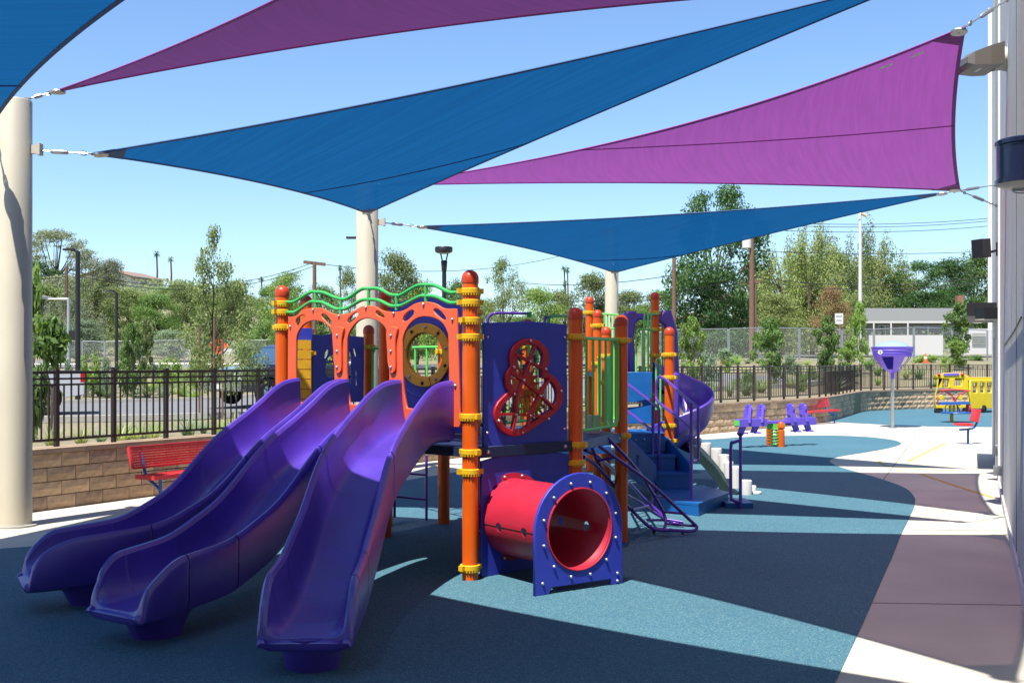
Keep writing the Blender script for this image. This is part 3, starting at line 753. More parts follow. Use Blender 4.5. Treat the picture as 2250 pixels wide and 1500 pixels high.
ts['label'] = 'purple triple slide whose three chutes fan out at the bottom'
for k, C in SL.items():
    C = [Vector(c) for c in C]; N = 84
    LEN = [0]
    for i in range(N): LEN.append(LEN[-1]+(beztri(C, (i+1)/N)-beztri(C, i/N)).length)
    rows = []; inn = []
    for i in range(N+1):
        s = (i/N); s = s+.0*s
        c = beztri(C, s); st = min(s, .90 if k == 3 else .95); t = (beztri(C, st+.01)-beztri(C, max(0, st-.01))).normalized()
        de = max(0, min(1, (LEN[-1]-LEN[i])/.30)); dq = math.sqrt(max(0, 1-(1-de)**2))
        pr = Vector((t.y, -t.x))          # to the walker's right going down
        bl_ = max(0, 1-s/.16); e = Vector((-E1.x, -E1.y)); e = e if e.dot(pr) > 0 else -e
        pr = (pr*(1-bl_)+e*bl_).normalized()
        hw = (.335*bl_+.265*(1-bl_))*(1-.05*(1-dq)); zl = .225+(smoothz(s)-.225)*dq
        h = .012+(interp(s, [0, .1, .25, .5, .8, 1], [.42, .40, .31, .29, .28, .28])-.012)*dq**1.1
        sk = .075+(interp(s, [0, .1, .5, .85, 1], [.50, .47, .39, .36, .35])-.075)*dq
        zb = zl-h; lw = .026
        prof = []   # x offset, z
        prof += [(-hw+.012, zl-sk+.02), (-hw-.004, zl-sk+.06*min(1, sk/.3)), (-hw-.006, zl-.045), (-hw+.002, zl-.015), (-hw+lw*.55, zl), (-hw+lw*1.25, zl-.004), (-hw+lw*1.8, zl-.03)]
        bw_ = hw-lw*1.8
        for q in range(9):
            a = math.pi*q/16; prof.append((-bw_+ (1-math.cos(a))*.11, zl-.03-(zl-.03-zb)*math.sin(a)))
        prof.append((0, zb-.006 if s < .97 else zb))
        prof += [(-x, z) for x, z in reversed(prof[:-1])]
        prof += [(hw-.06, zl-sk), (0, zl-sk-.004), (-hw+.06, zl-sk)]
        rows.append([Vector((c.x+pr.x*x, c.y+pr.y*x, z)) for x, z in prof]+[Vector((c.x-pr.x*(hw-.012), c.y-pr.y*(hw-.012), zl-sk+.02))])
    cuts = [0, 30, 54, 68, N]
    if k == 1: cuts = [0, 34, 58, N]
    for a, b in zip(cuts, cuts[1:]):
        m = MB(); seg = rows[a:b+1]
        # tiny recessed joint at each end
        if a: 
            cen = sum(seg[0], Vector())/len(seg[0]); seg = [[cen+(p-cen)*.982 for p in seg[0]]]+[[p*.75+q*.25 for p, q in zip(seg[0], seg[1])]]+seg[1:]
        m.grid(seg)
        obj('slide_segment', m, M['purple'], ts, smooth=True)
    # front closing lip and foot
    te = .90 if k == 3 else .95; t = (beztri(C, te+.01)-beztri(C, te-.01)).normalized(); t3 = Vector((t.x, t.y, 0)); last = rows[-1]; cen = sum(last, Vector())/len(last)
    f = MB(); rr = [last]+[[cen+(p-cen)*k_+Vector((0, 0, (p.z-cen.z)*(kz-k_)))+t3*dd for p in last] for k_, kz, dd in ((.99, .85, .016), (.975, .5, .028), (.955, .05, .033))]
    f.grid(rr); obj('exit_lip', f, M['purple'], ts, smooth=True)
    b = beztri(C, .80); tb = (beztri(C, .82)-beztri(C, .78)).normalized(); pb = Vector((tb.y, -tb.x)); f = MB(); rr = []
    for z, l, w in ((.215, .30, .20), (.17, .29, .20), (.10, .21, .17), (.0, .16, .15)):
        rr.append([Vector((b.x+tb.x*l*math.cos(a)+pb.x*w*math.sin(a), b.y+tb.y*l*math.cos(a)+pb.y*w*math.sin(a), z)) for a in [q*math.pi/10 for q in range(21)]])
    f.grid(rr, flip=True); obj('slide_foot', f, M['purple'], ts, smooth=True)

# orange arch board ---------------------------------------------------
def Z(pl, pts, ox, oy, sc): return [pl.px(ox+x/sc, oy+y/sc) for x, y in pts]
def rnd(pts, n=4): return [(p[0], p[1]) for p in catmull([Vector((a, b)) for a, b in pts], n, closed=True)]
def spl(pts, n=5): return [(p[0], p[1]) for p in catmull([Vector((a, b)) for a, b in pts], n)]
FP = Pln(Q['P0'], Q['P1'], .0)
z7 = lambda pts: Z(FP, pts, 600, 580, 4.6875)
o1 = spl(z7([(158, 1480), (158, 1200), (160, 800), (163, 562), (172, 548), (235, 535), (300, 492), (360, 462), (430, 450), (510, 455), (565, 482), (610, 507), (665, 518), (770, 512), (850, 475), (910, 440), (970, 429), (1050, 435), (1110, 465), (1170, 488), (1300, 490), (1380, 462), (1460, 412), (1540, 391), (1620, 392), (1690, 412), (1745, 447), (1800, 460), (1880, 460), (1897, 480), (1908, 620), (1925, 1200), (1932, 1480), (1932, 1680)]), 4)
bot = z7([(1830, 1680), (1400, 1640), (900, 1590), (350, 1530)])
outer = o1+bot
arch1 = spl(z7([(270, 1420), (246, 1200), (246, 840), (258, 730), (300, 652), (355, 604), (425, 582), (495, 591), (555, 622), (595, 665), (622, 740), (634, 810), (640, 1180)]), 4)+z7([(640, 1440)])
arch2 = spl(z7([(800, 1440), (772, 1200), (770, 840), (783, 735), (822, 660), (872, 600), (930, 567), (990, 561), (1060, 576), (1120, 611), (1165, 662), (1190, 740), (1199, 810), (1204, 1180)]), 4)+z7([(1205, 1490)])
arch3 = spl(z7([(1385, 1480), (1350, 1260), (1341, 850), (1352, 745), (1387, 662), (1432, 602), (1490, 560), (1560, 542), (1640, 550), (1710, 577), (1762, 622), (1798, 690), (1813, 780), (1820, 1180)]), 4)+z7([(1825, 1540)])
slots = [[(243, 590), (255, 560), (295, 530), (330, 522), (342, 545), (300, 580), (262, 640), (248, 632)], [(510, 525), (530, 513), (560, 530), (600, 580), (608, 620), (590, 628), (550, 590), (515, 550)],
 [(775, 580), (800, 545), (850, 505), (880, 500), (885, 520), (860, 555), (800, 605), (778, 605)], [(1070, 490), (1085, 480), (1110, 495), (1150, 530), (1152, 550), (1120, 545), (1080, 525), (1068, 510)],
 [(1345, 570), (1365, 525), (1410, 485), (1450, 475), (1460, 495), (1445, 530), (1390, 580), (1355, 590)], [(1665, 470), (1690, 460), (1740, 490), (1785, 550), (1782, 575), (1755, 572), (1700, 530), (1668, 495)]]
holes = [arch1, arch2, arch3]+[rnd(z7(s), 3) for s in slots]
ab = obj('arch_board', FP.board('arch_board', outer, holes, .022, M['orange_board']), None, PS, label='orange board with three arches over the slide entries')
nutm = MB().ball((0, 0, 0), .0125, 7)
nutmesh = nutm.mesh('nut', M['nut'], True)
def nut(par, p): o = obj('nut', nutmesh, None, par); o.location = p; return o
for (x, y) in ((425, 472), (690, 535), (968, 447), (1255, 508), (1562, 415), (1860, 570), (190, 645), (1890, 1250)):
    q = FP.px(600+x/4.6875, 580+y/4.6875); nut(ab, FP.w(q[0], q[1], -.016 if FP.n.y > 0 else .016))
sgn = -1 if FP.n.y > 0 else 1
for bx0 in (640, 1195):
    ln = z7([(bx0, 660), (bx0+100, 652), (bx0+112, 680), (bx0+95, 760), (bx0+88, 860), (bx0+90, 1060), (bx0+80, 1110), (bx0+50, 1128), (bx0+30, 1100), (bx0+10, 1010), (bx0+5, 900)])
    pl2 = Pln(Q['P0'], Q['P1'], .022*sgn)
    ov = obj('overlay', pl2.board('overlay', rnd(ln, 3), [], .018, M['orange_board']), None, ab)
    for yy in (735, 895, 1060):
        q = FP.px(600+(bx0+48)/4.6875, 580+yy/4.6875); nut(ab, FP.w(q[0], q[1], .034*sgn))
# vertical divider boards either side of the slide entries
for (u0, u1) in ((640, 634), ): pass
# wavy handrails
def tubes(par, name, paths, r, m, n=10, sm=4):
    out = []
    for p in paths:
        d = MB(); d.tube(catmull(p, sm) if len(p) > 2 else p, r, n); out.append(obj(name, d, m, par, smooth=True))
    return out
Z3 = lambda pts, off=0: [PL(550+x/3.75, 450+y/3.75, Q['P0'], Q['P1'], off) for x, y in pts]
wr = bpy.data.objects.new('wave_rail', None); COL.objects.link(wr); wr.parent = PS; wr.location = -PS.location; wr['label'] = 'green double wave handrail along the top'
up = [(300, 800), (340, 800), (380, 788), (490, 722), (550, 718), (610, 725), (720, 770), (800, 770), (910, 697), (975, 689), (1060, 692), (1150, 738), (1205, 745), (1245, 740), (1370, 668), (1447, 660), (1530, 667), (1640, 720), (1710, 720), (1780, 718)]
lo = [(300, 885), (340, 885), (380, 878), (490, 803), (540, 800), (600, 806), (700, 855), (750, 857), (800, 850), (910, 787), (975, 780), (1060, 787), (1150, 830), (1205, 833), (1255, 825), (1390, 757), (1450, 752), (1530, 757), (1640, 805), (1710, 805), (1780, 803)]
tubes(wr, 'rail', [Z3(up), Z3(lo)], .0155, M['dgreen'])
tubes(wr, 'spindle', [Z3([(540, 722), (540, 800)]), Z3([(540, 800), (540, 850)]), Z3([(748, 772), (748, 855)]), Z3([(748, 855), (748, 895)]), Z3([(975, 690), (975, 828)]), Z3([(1205, 745), (1205, 868)]), Z3([(1447, 660), (1447, 800)])], .0145, M['dgreen'])

# gear window board ---------------------------------------------------
GP = Pln(Q['P1'], Q['P2'], 0); sg = -1 if GP.n.y > 0 else 1
z8 = lambda pts: Z(GP, pts, 980, 640, 4.6875)
def ucirc(cs, pad, n=72, c0=(810, 960)):
    out = []
    def f(x, y):
        d = min(math.hypot(x-cx, y-cy)-(r-pad) for cx, cy, r in cs)
        # tangent capsule between lower circles
        (ax, ay, ar), (bx2, by2, br) = cs[2], cs[3]
        t = max(0, min(1, ((x-ax)*(bx2-ax)+(y-ay)*(by2-ay))/((bx2-ax)**2+(by2-ay)**2)))
        dc = math.hypot(x-ax-t*(bx2-ax), y-ay-t*(by2-ay))-(ar+(br-ar)*t-pad)
        return min(d, dc)
    for k in range(n):
        a = 2*math.pi*k/n; lo_, hi_ = 0, 800
        r_ = 0
        while r_ < 700 and f(c0[0]+r_*math.cos(a), c0[1]+r_*math.sin(a)) < 0: r_ += 3
        out.append((c0[0]+r_*math.cos(a), c0[1]+r_*math.sin(a)))
    return out
CSC = [(833, 690, 205), (762, 915, 182), (935, 1070, 245), (690, 1265, 222), (868, 855, 158)]
win = ucirc(CSC, 62); ring = ucirc(CSC, 0)
bo = z8([(378, 322), (600, 318), (830, 308), (1050, 322), (1238, 345), (1238, 1000), (1238, 1535), (700, 1585), (378, 1612), (378, 900)])
gb = obj('gear_board', GP.board('gear_board', bo, [z8(win)], .022, M['bboard']), None, PS, label='blue board with the red framed gear window')
GP2 = Pln(Q['P1'], Q['P2'], .024*sg)
rf = obj('window_frame', GP2.board('window_frame', z8(ring), [z8(ucirc(CSC, 63))], .026, M['redboard'], .008), None, gb)
def bar8(a, b, w=36):
    A_ = GP.px(980+a[0]/4.6875, 640+a[1]/4.6875); B_ = GP.px(980+b[0]/4.6875, 640+b[1]/4.6875)
    d = MB(); d.beam(GP.w(*A_, .028*sg), GP.w(*B_, .028*sg), .022, .034, up=GP.n); obj('spoke', d, M['redboard'], rf)
for a, b in (((833, 720), (885, 560)), ((833, 720), (690, 650)), ((833, 720), (1010, 820)), ((833, 720), (762, 915)), ((762, 915), (640, 830)), ((762, 915), (935, 1060)), ((762, 915), (690, 1090)), ((935, 1060), (1045, 880)), ((935, 1060), (1090, 1210)), ((935, 1060), (835, 1270)), ((690, 1262), (690, 1080)), ((690, 1262), (520, 1262)), ((690, 1262), (835, 1275)), ((690, 1262), (655, 1440)), ((835, 1275), (815, 1400)), ((835, 1275), (990, 1290))):
    bar8(a, b)
for a in ((833, 510), (833, 722), (662, 780), (990, 800), (765, 915), (1150, 1025), (938, 1075), (668, 1055), (685, 1265), (833, 1278), (1020, 1310), (505, 1330), (750, 1450)):
    q = GP.px(980+a[0]/4.6875, 640+a[1]/4.6875); nut(rf, GP.w(*q, .046*sg))
for a in ((415, 470), (1210, 475), (410, 1455), (1205, 1415)):
    q = GP.px(980+a[0]/4.6875, 640+a[1]/4.6875); nut(gb, GP.w(*q, .016*sg))
def gearmesh(c, ex, n, r, teeth, th, m, par, hole=.25):
    pts = []
    for k in range(teeth*4):
        a = 2*math.pi*k/(teeth*4); rr = r if k % 4 in (0, 1) else r*.68; pts.append((rr*math.cos(a), rr*math.sin(a)))
    hl = [(r*hole*math.cos(a), r*hole*math.sin(a)) for a in [i*math.pi/8 for i in range(16)]]
    return obj('gear', panel_mesh('gear', pts, [hl], th, c, ex, (0, 0, 1), m, .003), None, par)
for (x, y, r, tt, mm) in ((790, 650, .06, 9, 'gear'), (930, 700, .06, 9, 'gear'), (725, 780, .06, 9, 'gear'), (865, 800, .05, 8, 'gear'), (620, 1180, .06, 9, 'gear'), (745, 1215, .055, 9, 'gear'), (615, 1345, .06, 9, 'gear'), (900, 960, .17, 16, 'orange_board'), (980, 1130, .16, 16, 'yboard')):
    q = GP.px(980+x/4.6875, 640+y/4.6875); gearmesh(GP.w(*q, -.05*sg*(1 if tt < 12 else 2.2)), GP.ex, GP.n, r, tt, .012, M[mm], gb)
# ring board (blue with yellow ring window) at the back of the deck -------------------
RP = Pln(Q['P10'], Q['P12'], 0); sr = -1 if RP.n.y > 0 else 1
cx_, cz_ = RP.px(937, 780); rr_ = 67*11/2500+.012
circ = lambda r, n=40, sx=1: [(cx_+r*math.cos(2*math.pi*i/n)*sx, cz_+r*math.sin(2*math.pi*i/n)) for i in range(n)]
Lr = (Q['P12']-Q['P10']).length
bo = [(.02, 1.05), (Lr-.07, 1.05), (Lr-.07, 2.25)]+[(Lr-.1-(Lr-.12)*i/10, 2.25+.09*math.sin(math.pi*i/10)) for i in range(1, 10)]+[(.02, 2.2)]
rb = obj('ring_board', RP.board('ring_board', bo, [circ(rr_*.80)], .03, M['bboard']), None, PS, label='blue board with a round yellow ring window')
RP2 = Pln(Q['P10'], Q['P12'], .03*sr); RP3 = Pln(Q['P10'], Q['P12'], .045*sr)
yr = obj('ring', RP2.board('ring', circ(rr_), [circ(rr_*.70)], .03, M['yboard'], .006), None, rb)
th = []
for k in range(64): a = 2*math.pi*k/64; th.append((cx_+rr_*(.70 if k % 2 else .655)*math.cos(a), cz_+rr_*(.70 if k % 2 else .655)*math.sin(a)))
obj('toothed_rim', RP.board('toothed_rim', circ(rr_*.79), [th], .016, M['yboard'], .003), None, rb)
for k in range(10):
    a = 2*math.pi*(k+.4)/10; m = MB(); m.ball(RP.w(cx_+rr_*.87*math.cos(a), cz_+rr_*.87*math.sin(a), .048*sr), .016, 6); obj('bolt', m, M['blk'] if k % 2 else M['nut'], yr)
for a in (.9, 2.9, 5.0):
    m = MB(); m.beam(RP.w(cx_+rr_*.71*math.cos(a), cz_+rr_*.71*math.sin(a), .047*sr), RP.w(cx_+rr_*.99*math.cos(a), cz_+rr_*.99*math.sin(a), .047*sr), .006, .003); obj('joint', m, M['blk'], yr)
m = MB(); tt = [RP.w(cx_+rr_*1.32*math.cos(a), cz_+rr_*1.32*math.sin(a), .016*sr) for a in [math.pi*(1.18+.64*i/20) for i in range(21)]]; m.tube(tt, .006, 5); obj('bead', m, M['bboard'], rb)
# window board left rear & yellow block column
WB = Pln(Q['P9'], Q['P11'], 0)
z7w = lambda pts: Z(WB, pts, 600, 580, 4.6875)
wo_ = z7w([(395, 722), (500, 735), (600, 716), (760, 735), (930, 750), (932, 1000), (925, 1420), (640, 1420), (400, 1420), (400, 1000)])
def foot(x, y, s=1): return rnd(z7w([(x-12*s, y+25*s), (x-5*s, y-10*s), (x+10*s, y-35*s), (x+22*s, y-30*s), (x+20*s, y), (x+5*s, y+30*s), (x-5*s, y+40*s)]), 3)
wh = [foot(540, 925, 1.3), rnd(z7w([(545, 1000), (590, 940), (640, 930), (650, 960), (650, 1000), (600, 1010)]), 3), rnd(z7w([(780, 900), (800, 930), (805, 1000), (800, 1060), (806, 1150), (800, 1230), (785, 1240), (776, 1100)]), 3),
      rnd(z7w([(822, 880), (838, 870), (855, 930), (850, 960), (838, 945)]), 3), rnd(z7w([(838, 1110), (860, 1105), (860, 1180), (862, 1250), (840, 1240)]), 3), rnd(z7w([(545, 1020), (625, 1010), (632, 1150), (545, 1150)]), 3)]
wbd = obj('window_board', WB.board('window_board', wo_, wh, .022, M['bboard']), None, PS, label='blue board with wavy cut-outs behind the slides')
bk = bpy.data.objects.new('block_column', None); COL.objects.link(bk); bk.parent = PS; bk.location = -PS.location; bk['label'] = 'column of yellow turning blocks'
for i in range(7):
    c = P(663, 757+i*21.6, 12.35); m = MB(); m.box(c, (.17, .17, .098), rz=.35); obj('block', m, M['yboard'], bk)
m = MB(); m.tube([P(663, 735, 12.35), P(663, 900, 12.35)], .012, 8); obj('spindle', m, M['blk'], bk)
m = MB(); m.box(P(660, 735, 12.35), (.24, .1, .14), rz=.35); obj('bracket', m, M['bboard'], bk)

# crawl tunnel -------------------------------------------------------
tn = bpy.data.objects.new('crawl_tunnel', None); COL.objects.link(tn); tn.parent = PS; tn.location = -PS.location; tn['label'] = 'red crawl tube between two blue boards'
FA = G(1181, 1309); FB = G(1368, 1281); FB = FA+(FB-FA)*1.0
TP = Pln(FA, FB, 0); st = -1 if TP.n.y > 0 else 1
z3 = lambda pts: Z(TP, pts, 1000, 920, 3.75)
tc = TP.px(1000+1020/3.75, 920+905/3.75); TR = .312
hole = [(tc[0]+TR*math.cos(2*math.pi*i/40), tc[1]+TR*math.sin(2*math.pi*i/40)) for i in range(40)]
arch = [(tc[0]+.425*math.cos(a), tc[1]+.425*math.sin(a)) for a in [math.pi-math.pi*i/20 for i in range(21)]]
x0, x1 = arch[0][0], arch[-1][0]
out_ = [(x0, .0)]+arch+[(x1+.0, .12), (x1+.0, 0.004), (x1-.12, .004), (x1-.12, .05), (x0+.16, .05), (x0+.13, .004)]
fb = obj('front_board', TP.board('front_board', out_, [hole], .026, M['bboard']), None, tn)
for k in range(12):
    a = 2*math.pi*(k+.5)/12; p = TP.w(tc[0]+.36*math.cos(a), tc[1]+.36*math.sin(a), .022*st); nut(fb, p)
for x, z in ((x0+.07, .09), (x1-.055, .09), (x1-.055, .03)): nut(fb, TP.w(x, z, .016*st))
ctr = TP.w(tc[0], tc[1]); tdir = -TP.n*st
BPn = Pln(Q['P1'], Q['P2'], -.0); 
c2 = (ctr-BPn.O).dot(BPn.n); lenT = abs((ctr-BPn.O).dot(BPn.n)/(tdir.dot(BPn.n)))
end = ctr+tdir*lenT
bc = ((end-BPn.O).dot(BPn.ex), end.z)
hole2 = [(bc[0]+TR*math.cos(2*math.pi*i/40), bc[1]+TR*math.sin(2*math.pi*i/40)) for i in range(40)]
Lg = (Q['P2']-Q['P1']).length
bo = [(.11, .004), (.11, .93)]+[(.11+(Lg-.2)*i/10, .93+.055*math.sin(math.pi*i/10)) for i in range(1, 10)]+[(Lg-.09, .93), (Lg-.09, .004)]
bb = obj('rear_board', BPn.board('rear_board', bo, [hole2], .024, M['bboard']), None, tn)
# tube with two round peep holes per side: built from a grid with holes left open where the holes are
yx = tdir.normalized(); sx_ = yx.cross(Vector((0, 0, 1))).normalized()
rotT = Matrix((sx_, Vector((0, 0, 1)), -yx)).transposed()
m = MB(); m.lathe(ctr, [(TR-.012, 0), (TR, 0), (TR, -lenT), (TR-.012, -lenT), (TR-.012, 0)], 64, m=rotT)
tb = obj('tube', m, M['red'], tn, smooth=True)
cu = MB()
for t in (.32, .70): cu.tube([ctr+yx*(t*lenT)-sx_*.5+Vector((0, 0, -.035)), ctr+yx*(t*lenT)+sx_*.5+Vector((0, 0, -.035))], .037, 20)
cob = bpy.data.objects.new('cut', cu.mesh('cut')); COL.objects.link(cob)
bm_ = tb.modifiers.new('b', 'BOOLEAN'); bm_.object = cob; bm_.operation = 'DIFFERENCE'; bm_.solver = 'EXACT'
tb.location = (0, 0, 0)
dg = bpy.context.evaluated_depsgraph_get(); dg.update(); nm = bpy.data.meshes.new_from_object(tb.evaluated_get(dg)); nm.materials.clear(); nm.materials.append(M['red'])
tb.modifiers.clear(); tb.data = nm; bpy.data.objects.remove(cob)
m = MB(); rot = Matrix((sx_, Vector((0, 0, 1)), yx)).transposed()
m.lathe(end-yx*.016, [(TR-.008, -.012), (TR+.045, -.012), (TR+.045, .0), (TR-.008, 0)], 40, m=rot); fl = obj('flange', m, M['red'], tn, smooth=True)
for k in range(12):
    a = 2*math.pi*(k+.5)/12; nut(fl, end-yx*.032+sx_*math.cos(a)*(TR+.026)+Vector((0, 0, math.sin(a)*(TR+.026))))
m = MB(); m.tube([ctr+yx*(lenT*t)-sx_*(TR+.001)*.994+Vector((0, 0, -.03)) for t in (.02, .3, .6, .96)], .0025, 5); obj('seam', m, M['blk'], tn)
m = MB(); m.tube([TP.w(tc[0]+(TR-.004)*math.cos(a), tc[1]+(TR-.004)*math.sin(a), .016*st) for a in [2*math.pi*i/48 for i in range(48)]], .008, 6, closed=True); obj('rim', m, M['red'], tn, smooth=True)

# loop ladder (purple tubes) -----------------------------------------
la = bpy.data.objects.new('loop_ladder', None); COL.objects.link(la); la.parent = PS; la.location = -PS.location; la['label'] = 'purple curved tube climber beside the tunnel'
def pp(seq): return [P(u, v, y) for u, v, y in seq]
tubes(la, 'rail', [pp([(1297, 966, 10.2), (1350, 1003, 10.45), (1420, 1054, 10.8), (1478, 1106, 11.1), (1518, 1144, 11.28), (1531, 1157, 11.3), (1522, 1166, 11.28), (1490, 1165, 11.2), (1458, 1164, 11.15), (1448, 1163, 11.15)]),
  pp([(1335, 962, 10.5), (1358, 985, 10.6), (1380, 1008, 10.75), (1410, 1046, 11.0), (1438, 1090, 11.3), (1457, 1124, 11.4), (1463, 1148, 11.35), (1457, 1162, 11.25), (1440, 1162, 11.2)]),
  pp([(1298, 974, 10.25), (1310, 1006, 10.5), (1336, 1052, 10.9), (1352, 1072, 11.1), (1378, 1088, 11.4), (1402, 1101, 11.6), (1424, 1117, 11.75), (1446, 1131, 11.85), (1480, 1148, 11.9), (1500, 1150, 11.8)]),
  pp([(1282, 1004, 10.2), (1310, 1022, 10.5), (1345, 1062, 10.9), (1378, 1110, 11.2), (1392, 1124, 11.25), (1410, 1142, 11.25), (1430, 1158, 11.2), (1455, 1165, 11.2), (1475, 1163, 11.25)]),
  pp([(1285, 988, 10.4), (1310, 1000, 10.6), (1335, 1020, 11.0), (1378, 1056, 11.6), (1420, 1100, 11.9), (1460, 1135, 11.9)])], .017, M['ptube'])
tubes(la, 'rung', [pp(s) for s in ([(1440, 1091, 11.3), (1466, 1091, 11.05)], [(1458, 1124, 11.4), (1506, 1128, 11.2)], [(1422, 1142, 11.25), (1458, 1142, 11.4)], [(1390, 1119, 11.2), (1424, 1111, 11.7)], [(1463, 1150, 11.4), (1528, 1155, 11.3)], [(1464, 1140, 11.85), (1500, 1146, 11.8)], [(1345, 1060, 10.9), (1380, 1060, 11.6)], [(1312, 1012, 10.5), (1352, 1004, 10.45)], [(1383, 1030, 11.0), (1398, 1040, 10.7)])], .013, M['ptube'])
for u in (1437, 1500):
    m = MB(); q = G(u, 1174); m.tube([q, q+Vector((0, 0, .05))], .012, 6); m.ball(q+Vector((0, 0, .035)), .02, 6); obj('anchor', m, M['blk'], la)
# under-deck ladder
ul = bpy.data.objects.new('chain_ladder', None); COL.objects.link(ul); ul.parent = PS; ul.location = -PS.location; ul['label'] = 'dark purple ladder below the deck'
tubes(ul, 'rail', [pp([(867, 1030, 12.0), (867, 1136, 12.0)]), pp([(937, 1000, 12.2), (937, 1143, 12.2)])], .015, M['ptube'])
tubes(ul, 'rung', [pp([(867, 1038, 12.0), (937, 1043, 12.2)]), pp([(867, 1090, 12.0), (937, 1097, 12.2)])], .012, M['ptube'])

# barriers of green tubes --------------------------------------------
def barrier(pts, name='guard_rail', bars=(), r=.0145, m='green', lab=None):
    e = bpy.data.objects.new(name, None); COL.objects.link(e); e.parent = PS; e.location = -PS.location
    if lab: e['label'] = lab
    for p in pts: tubes(e, 'rail', [p], r, M[m])
    for b in bars: tubes(e, 'bar', [b], r*.85, M[m])
    return e
def std_barrier(A, B, z0, z1, n, inset=.1, m='green'):
    A = Vector((A.x, A.y, 0)); B = Vector((B.x, B.y, 0)); d = (B-A).normalized(); a = A+d*inset; b = B-d*inset; L_ = (b-a).length
    z = Vector((0, 0, 1)); rr = .06
    loop = [A+d*.06+z*z1, a+z*z1+d*rr, b+z*z1-d*rr, b+z*(z1-rr), b+z*(z0+rr), b+z*z0-d*rr, a+z*z0+d*rr, a+z*(z0+rr), a+z*(z1-rr), a+z*z1+d*rr]
    bars = [[a+d*(L_*k/(n+1))+z*z0, a+d*(L_*k/(n+1))+z*z1] for k in range(1, n+1)]
    e = bpy.data.objects.new('guard_rail', None); COL.objects.link(e); e.parent = PS; e.location = -PS.location
    for s in (loop, [b-d*.1+z*z1, B-d*.06+z*z1]): 
        dd = MB(); dd.tube(s, .0155, 10); obj('rail', dd, M[m], e, smooth=True)
    for s in bars: dd = MB(); dd.tube(s, .0125, 8); obj('bar', dd, M[m], e, smooth=True)
    return e
std_barrier(Q['P2'], Q['P3'], 1.12, 1.93, 5)
std_barrier(Q['P3'], Vector((1.1, 12.6, 0)), 1.12, 1.92, 5)
std_barrier(Vector((1.1, 12.6, 0)), Vector((1.25, 15.1, 0)), .98, 1.78, 5)
std_barrier(Vector((1.25, 15.1, 0)), Vector((1.195, 15.9, 0)), .98, 1.78, 3)
std_barrier(Q['P12'], Vector((.3, 12.0, 0)), 1.12, 1.9, 6)
std_barrier(Q['P13'], Q['P11'], 1.12, 1.88, 5)
# deck B guard rails
barrier([pp([(1445, 690, 16.7), (1422, 690, 16.4), (1416, 700, 16.35), (1416, 850, 16.2)]), pp([(1436, 725, 16.2), (1412, 724, 16.1), (1399, 735, 16.05), (1398, 840, 16.0), (1404, 848, 16.0), (1418, 851, 16.05), (1424, 845, 16.1), (1424, 690, 16.3)])],
        bars=[pp([(1412, 726, 16.1), (1412, 850, 16.1)]), pp([(1430, 690, 16.3), (1430, 850, 16.3)])], lab='green guard rail in front of the purple hood')
barrier([pp([(1450, 690, 16.9), (1463, 690, 17.0), (1467, 700, 17.0), (1467, 760, 17.0)]), pp([(1442, 900, 15.9), (1442, 800, 15.9), (1446, 790, 15.9), (1451, 800, 15.9), (1451, 900, 15.9)])],
        bars=[pp([(1455, 692, 16.9), (1457, 930, 16.9)]), pp([(1461, 692, 16.9), (1459, 930, 16.9)]), pp([(1464, 700, 17), (1460, 850, 17)])])
barrier([pp([(1320, 689, 17.7), (1360, 692, 17.4)]), pp([(1320, 722, 17.7), (1360, 722, 17.4)])], bars=[pp([(u, 690, 17.6), (u, 800, 17.6)]) for u in (1328, 1335, 1342, 1349, 1356)])
barrier([pp([(1206, 712, 12.6), (1207, 700, 12.6), (1213, 695, 12.6), (1250, 695, 12.9), (1285, 700, 13.2)])], m='dgreen', bars=[pp([(1206, 705, 12.6), (1206, 800, 12.6)])])
barrier([pp([(1070, 740, 12.0), (1071, 706, 12.0), (1078, 693, 12.0), (1095, 688, 12.0), (1160, 689, 12.4)]), pp([(1196, 720, 12.5), (1198, 700, 12.5), (1206, 696, 12.5)])], m='ptube', name='grab_rail', lab='dark purple grab rail above the gear board')
m = MB(); m.box(P(1163, 691, 12.4), (.05, .06, .06)); obj('rail_joint', m, M['dgreen'], PS)
post('P15', (1159-1125)/2500*12.5, 12.5, 2.19, [1.9])
m = MB(); m.box(P(1303, 938, 10.9), (.11, .1, .23), rz=.3); obj('step_post', m, M['grey'], PS)
# board in the ring window: green balusters seen through it come from std_barrier

# steps, walls of the rear climber ------------------------------------
stp = bpy.data.objects.new('stairs', None); COL.objects.link(stp); stp.parent = PS; stp.location = -PS.location; stp['label'] = 'blue moulded stairs with purple handrails'
def stepbox(u0, u1, vf, yf, yb, z, z0):
    a = (u0-1125)/2500*yf; b = (u1-1125)/2500*yf
    m = MB(); m.prism([(a, yf), (b, yf), (b+.06, yb), (a+.06, yb)], z0, z-.03); m.prism([(a-.012, yf-.015), (b+.012, yf-.015), (b+.06, yb), (a+.06, yb)], z-.028, z)
    return obj('step', m, M['bstep'], stp)
stepbox(1380, 1458, 955, 14.76, 15.35, .795, .52)
stepbox(1398, 1483, 1000, 14.42, 14.78, .54, .32)
stepbox(1440, 1516, 1038, 14.10, 14.44, .345, .12)
m = MB(); poly = [G(1442, 1096, .14), G(1535, 1107, .14), G(1601, 1082, .14), G(1545, 1066, .14), G(1452, 1072, .14)]
m.prism([(p.x, p.y) for p in poly], .004, .115); m.prism([(p.x+(p.x-poly[0].x)*.02-.01, p.y) for p in poly], .117, .145); obj('landing', m, M['bstep'], stp)
m = MB(); a = G(1601, 1104, .05); m.box((a.x+.1, a.y+.1, .035), (.32, .5, .06)); obj('step', m, M['bstep'], stp)
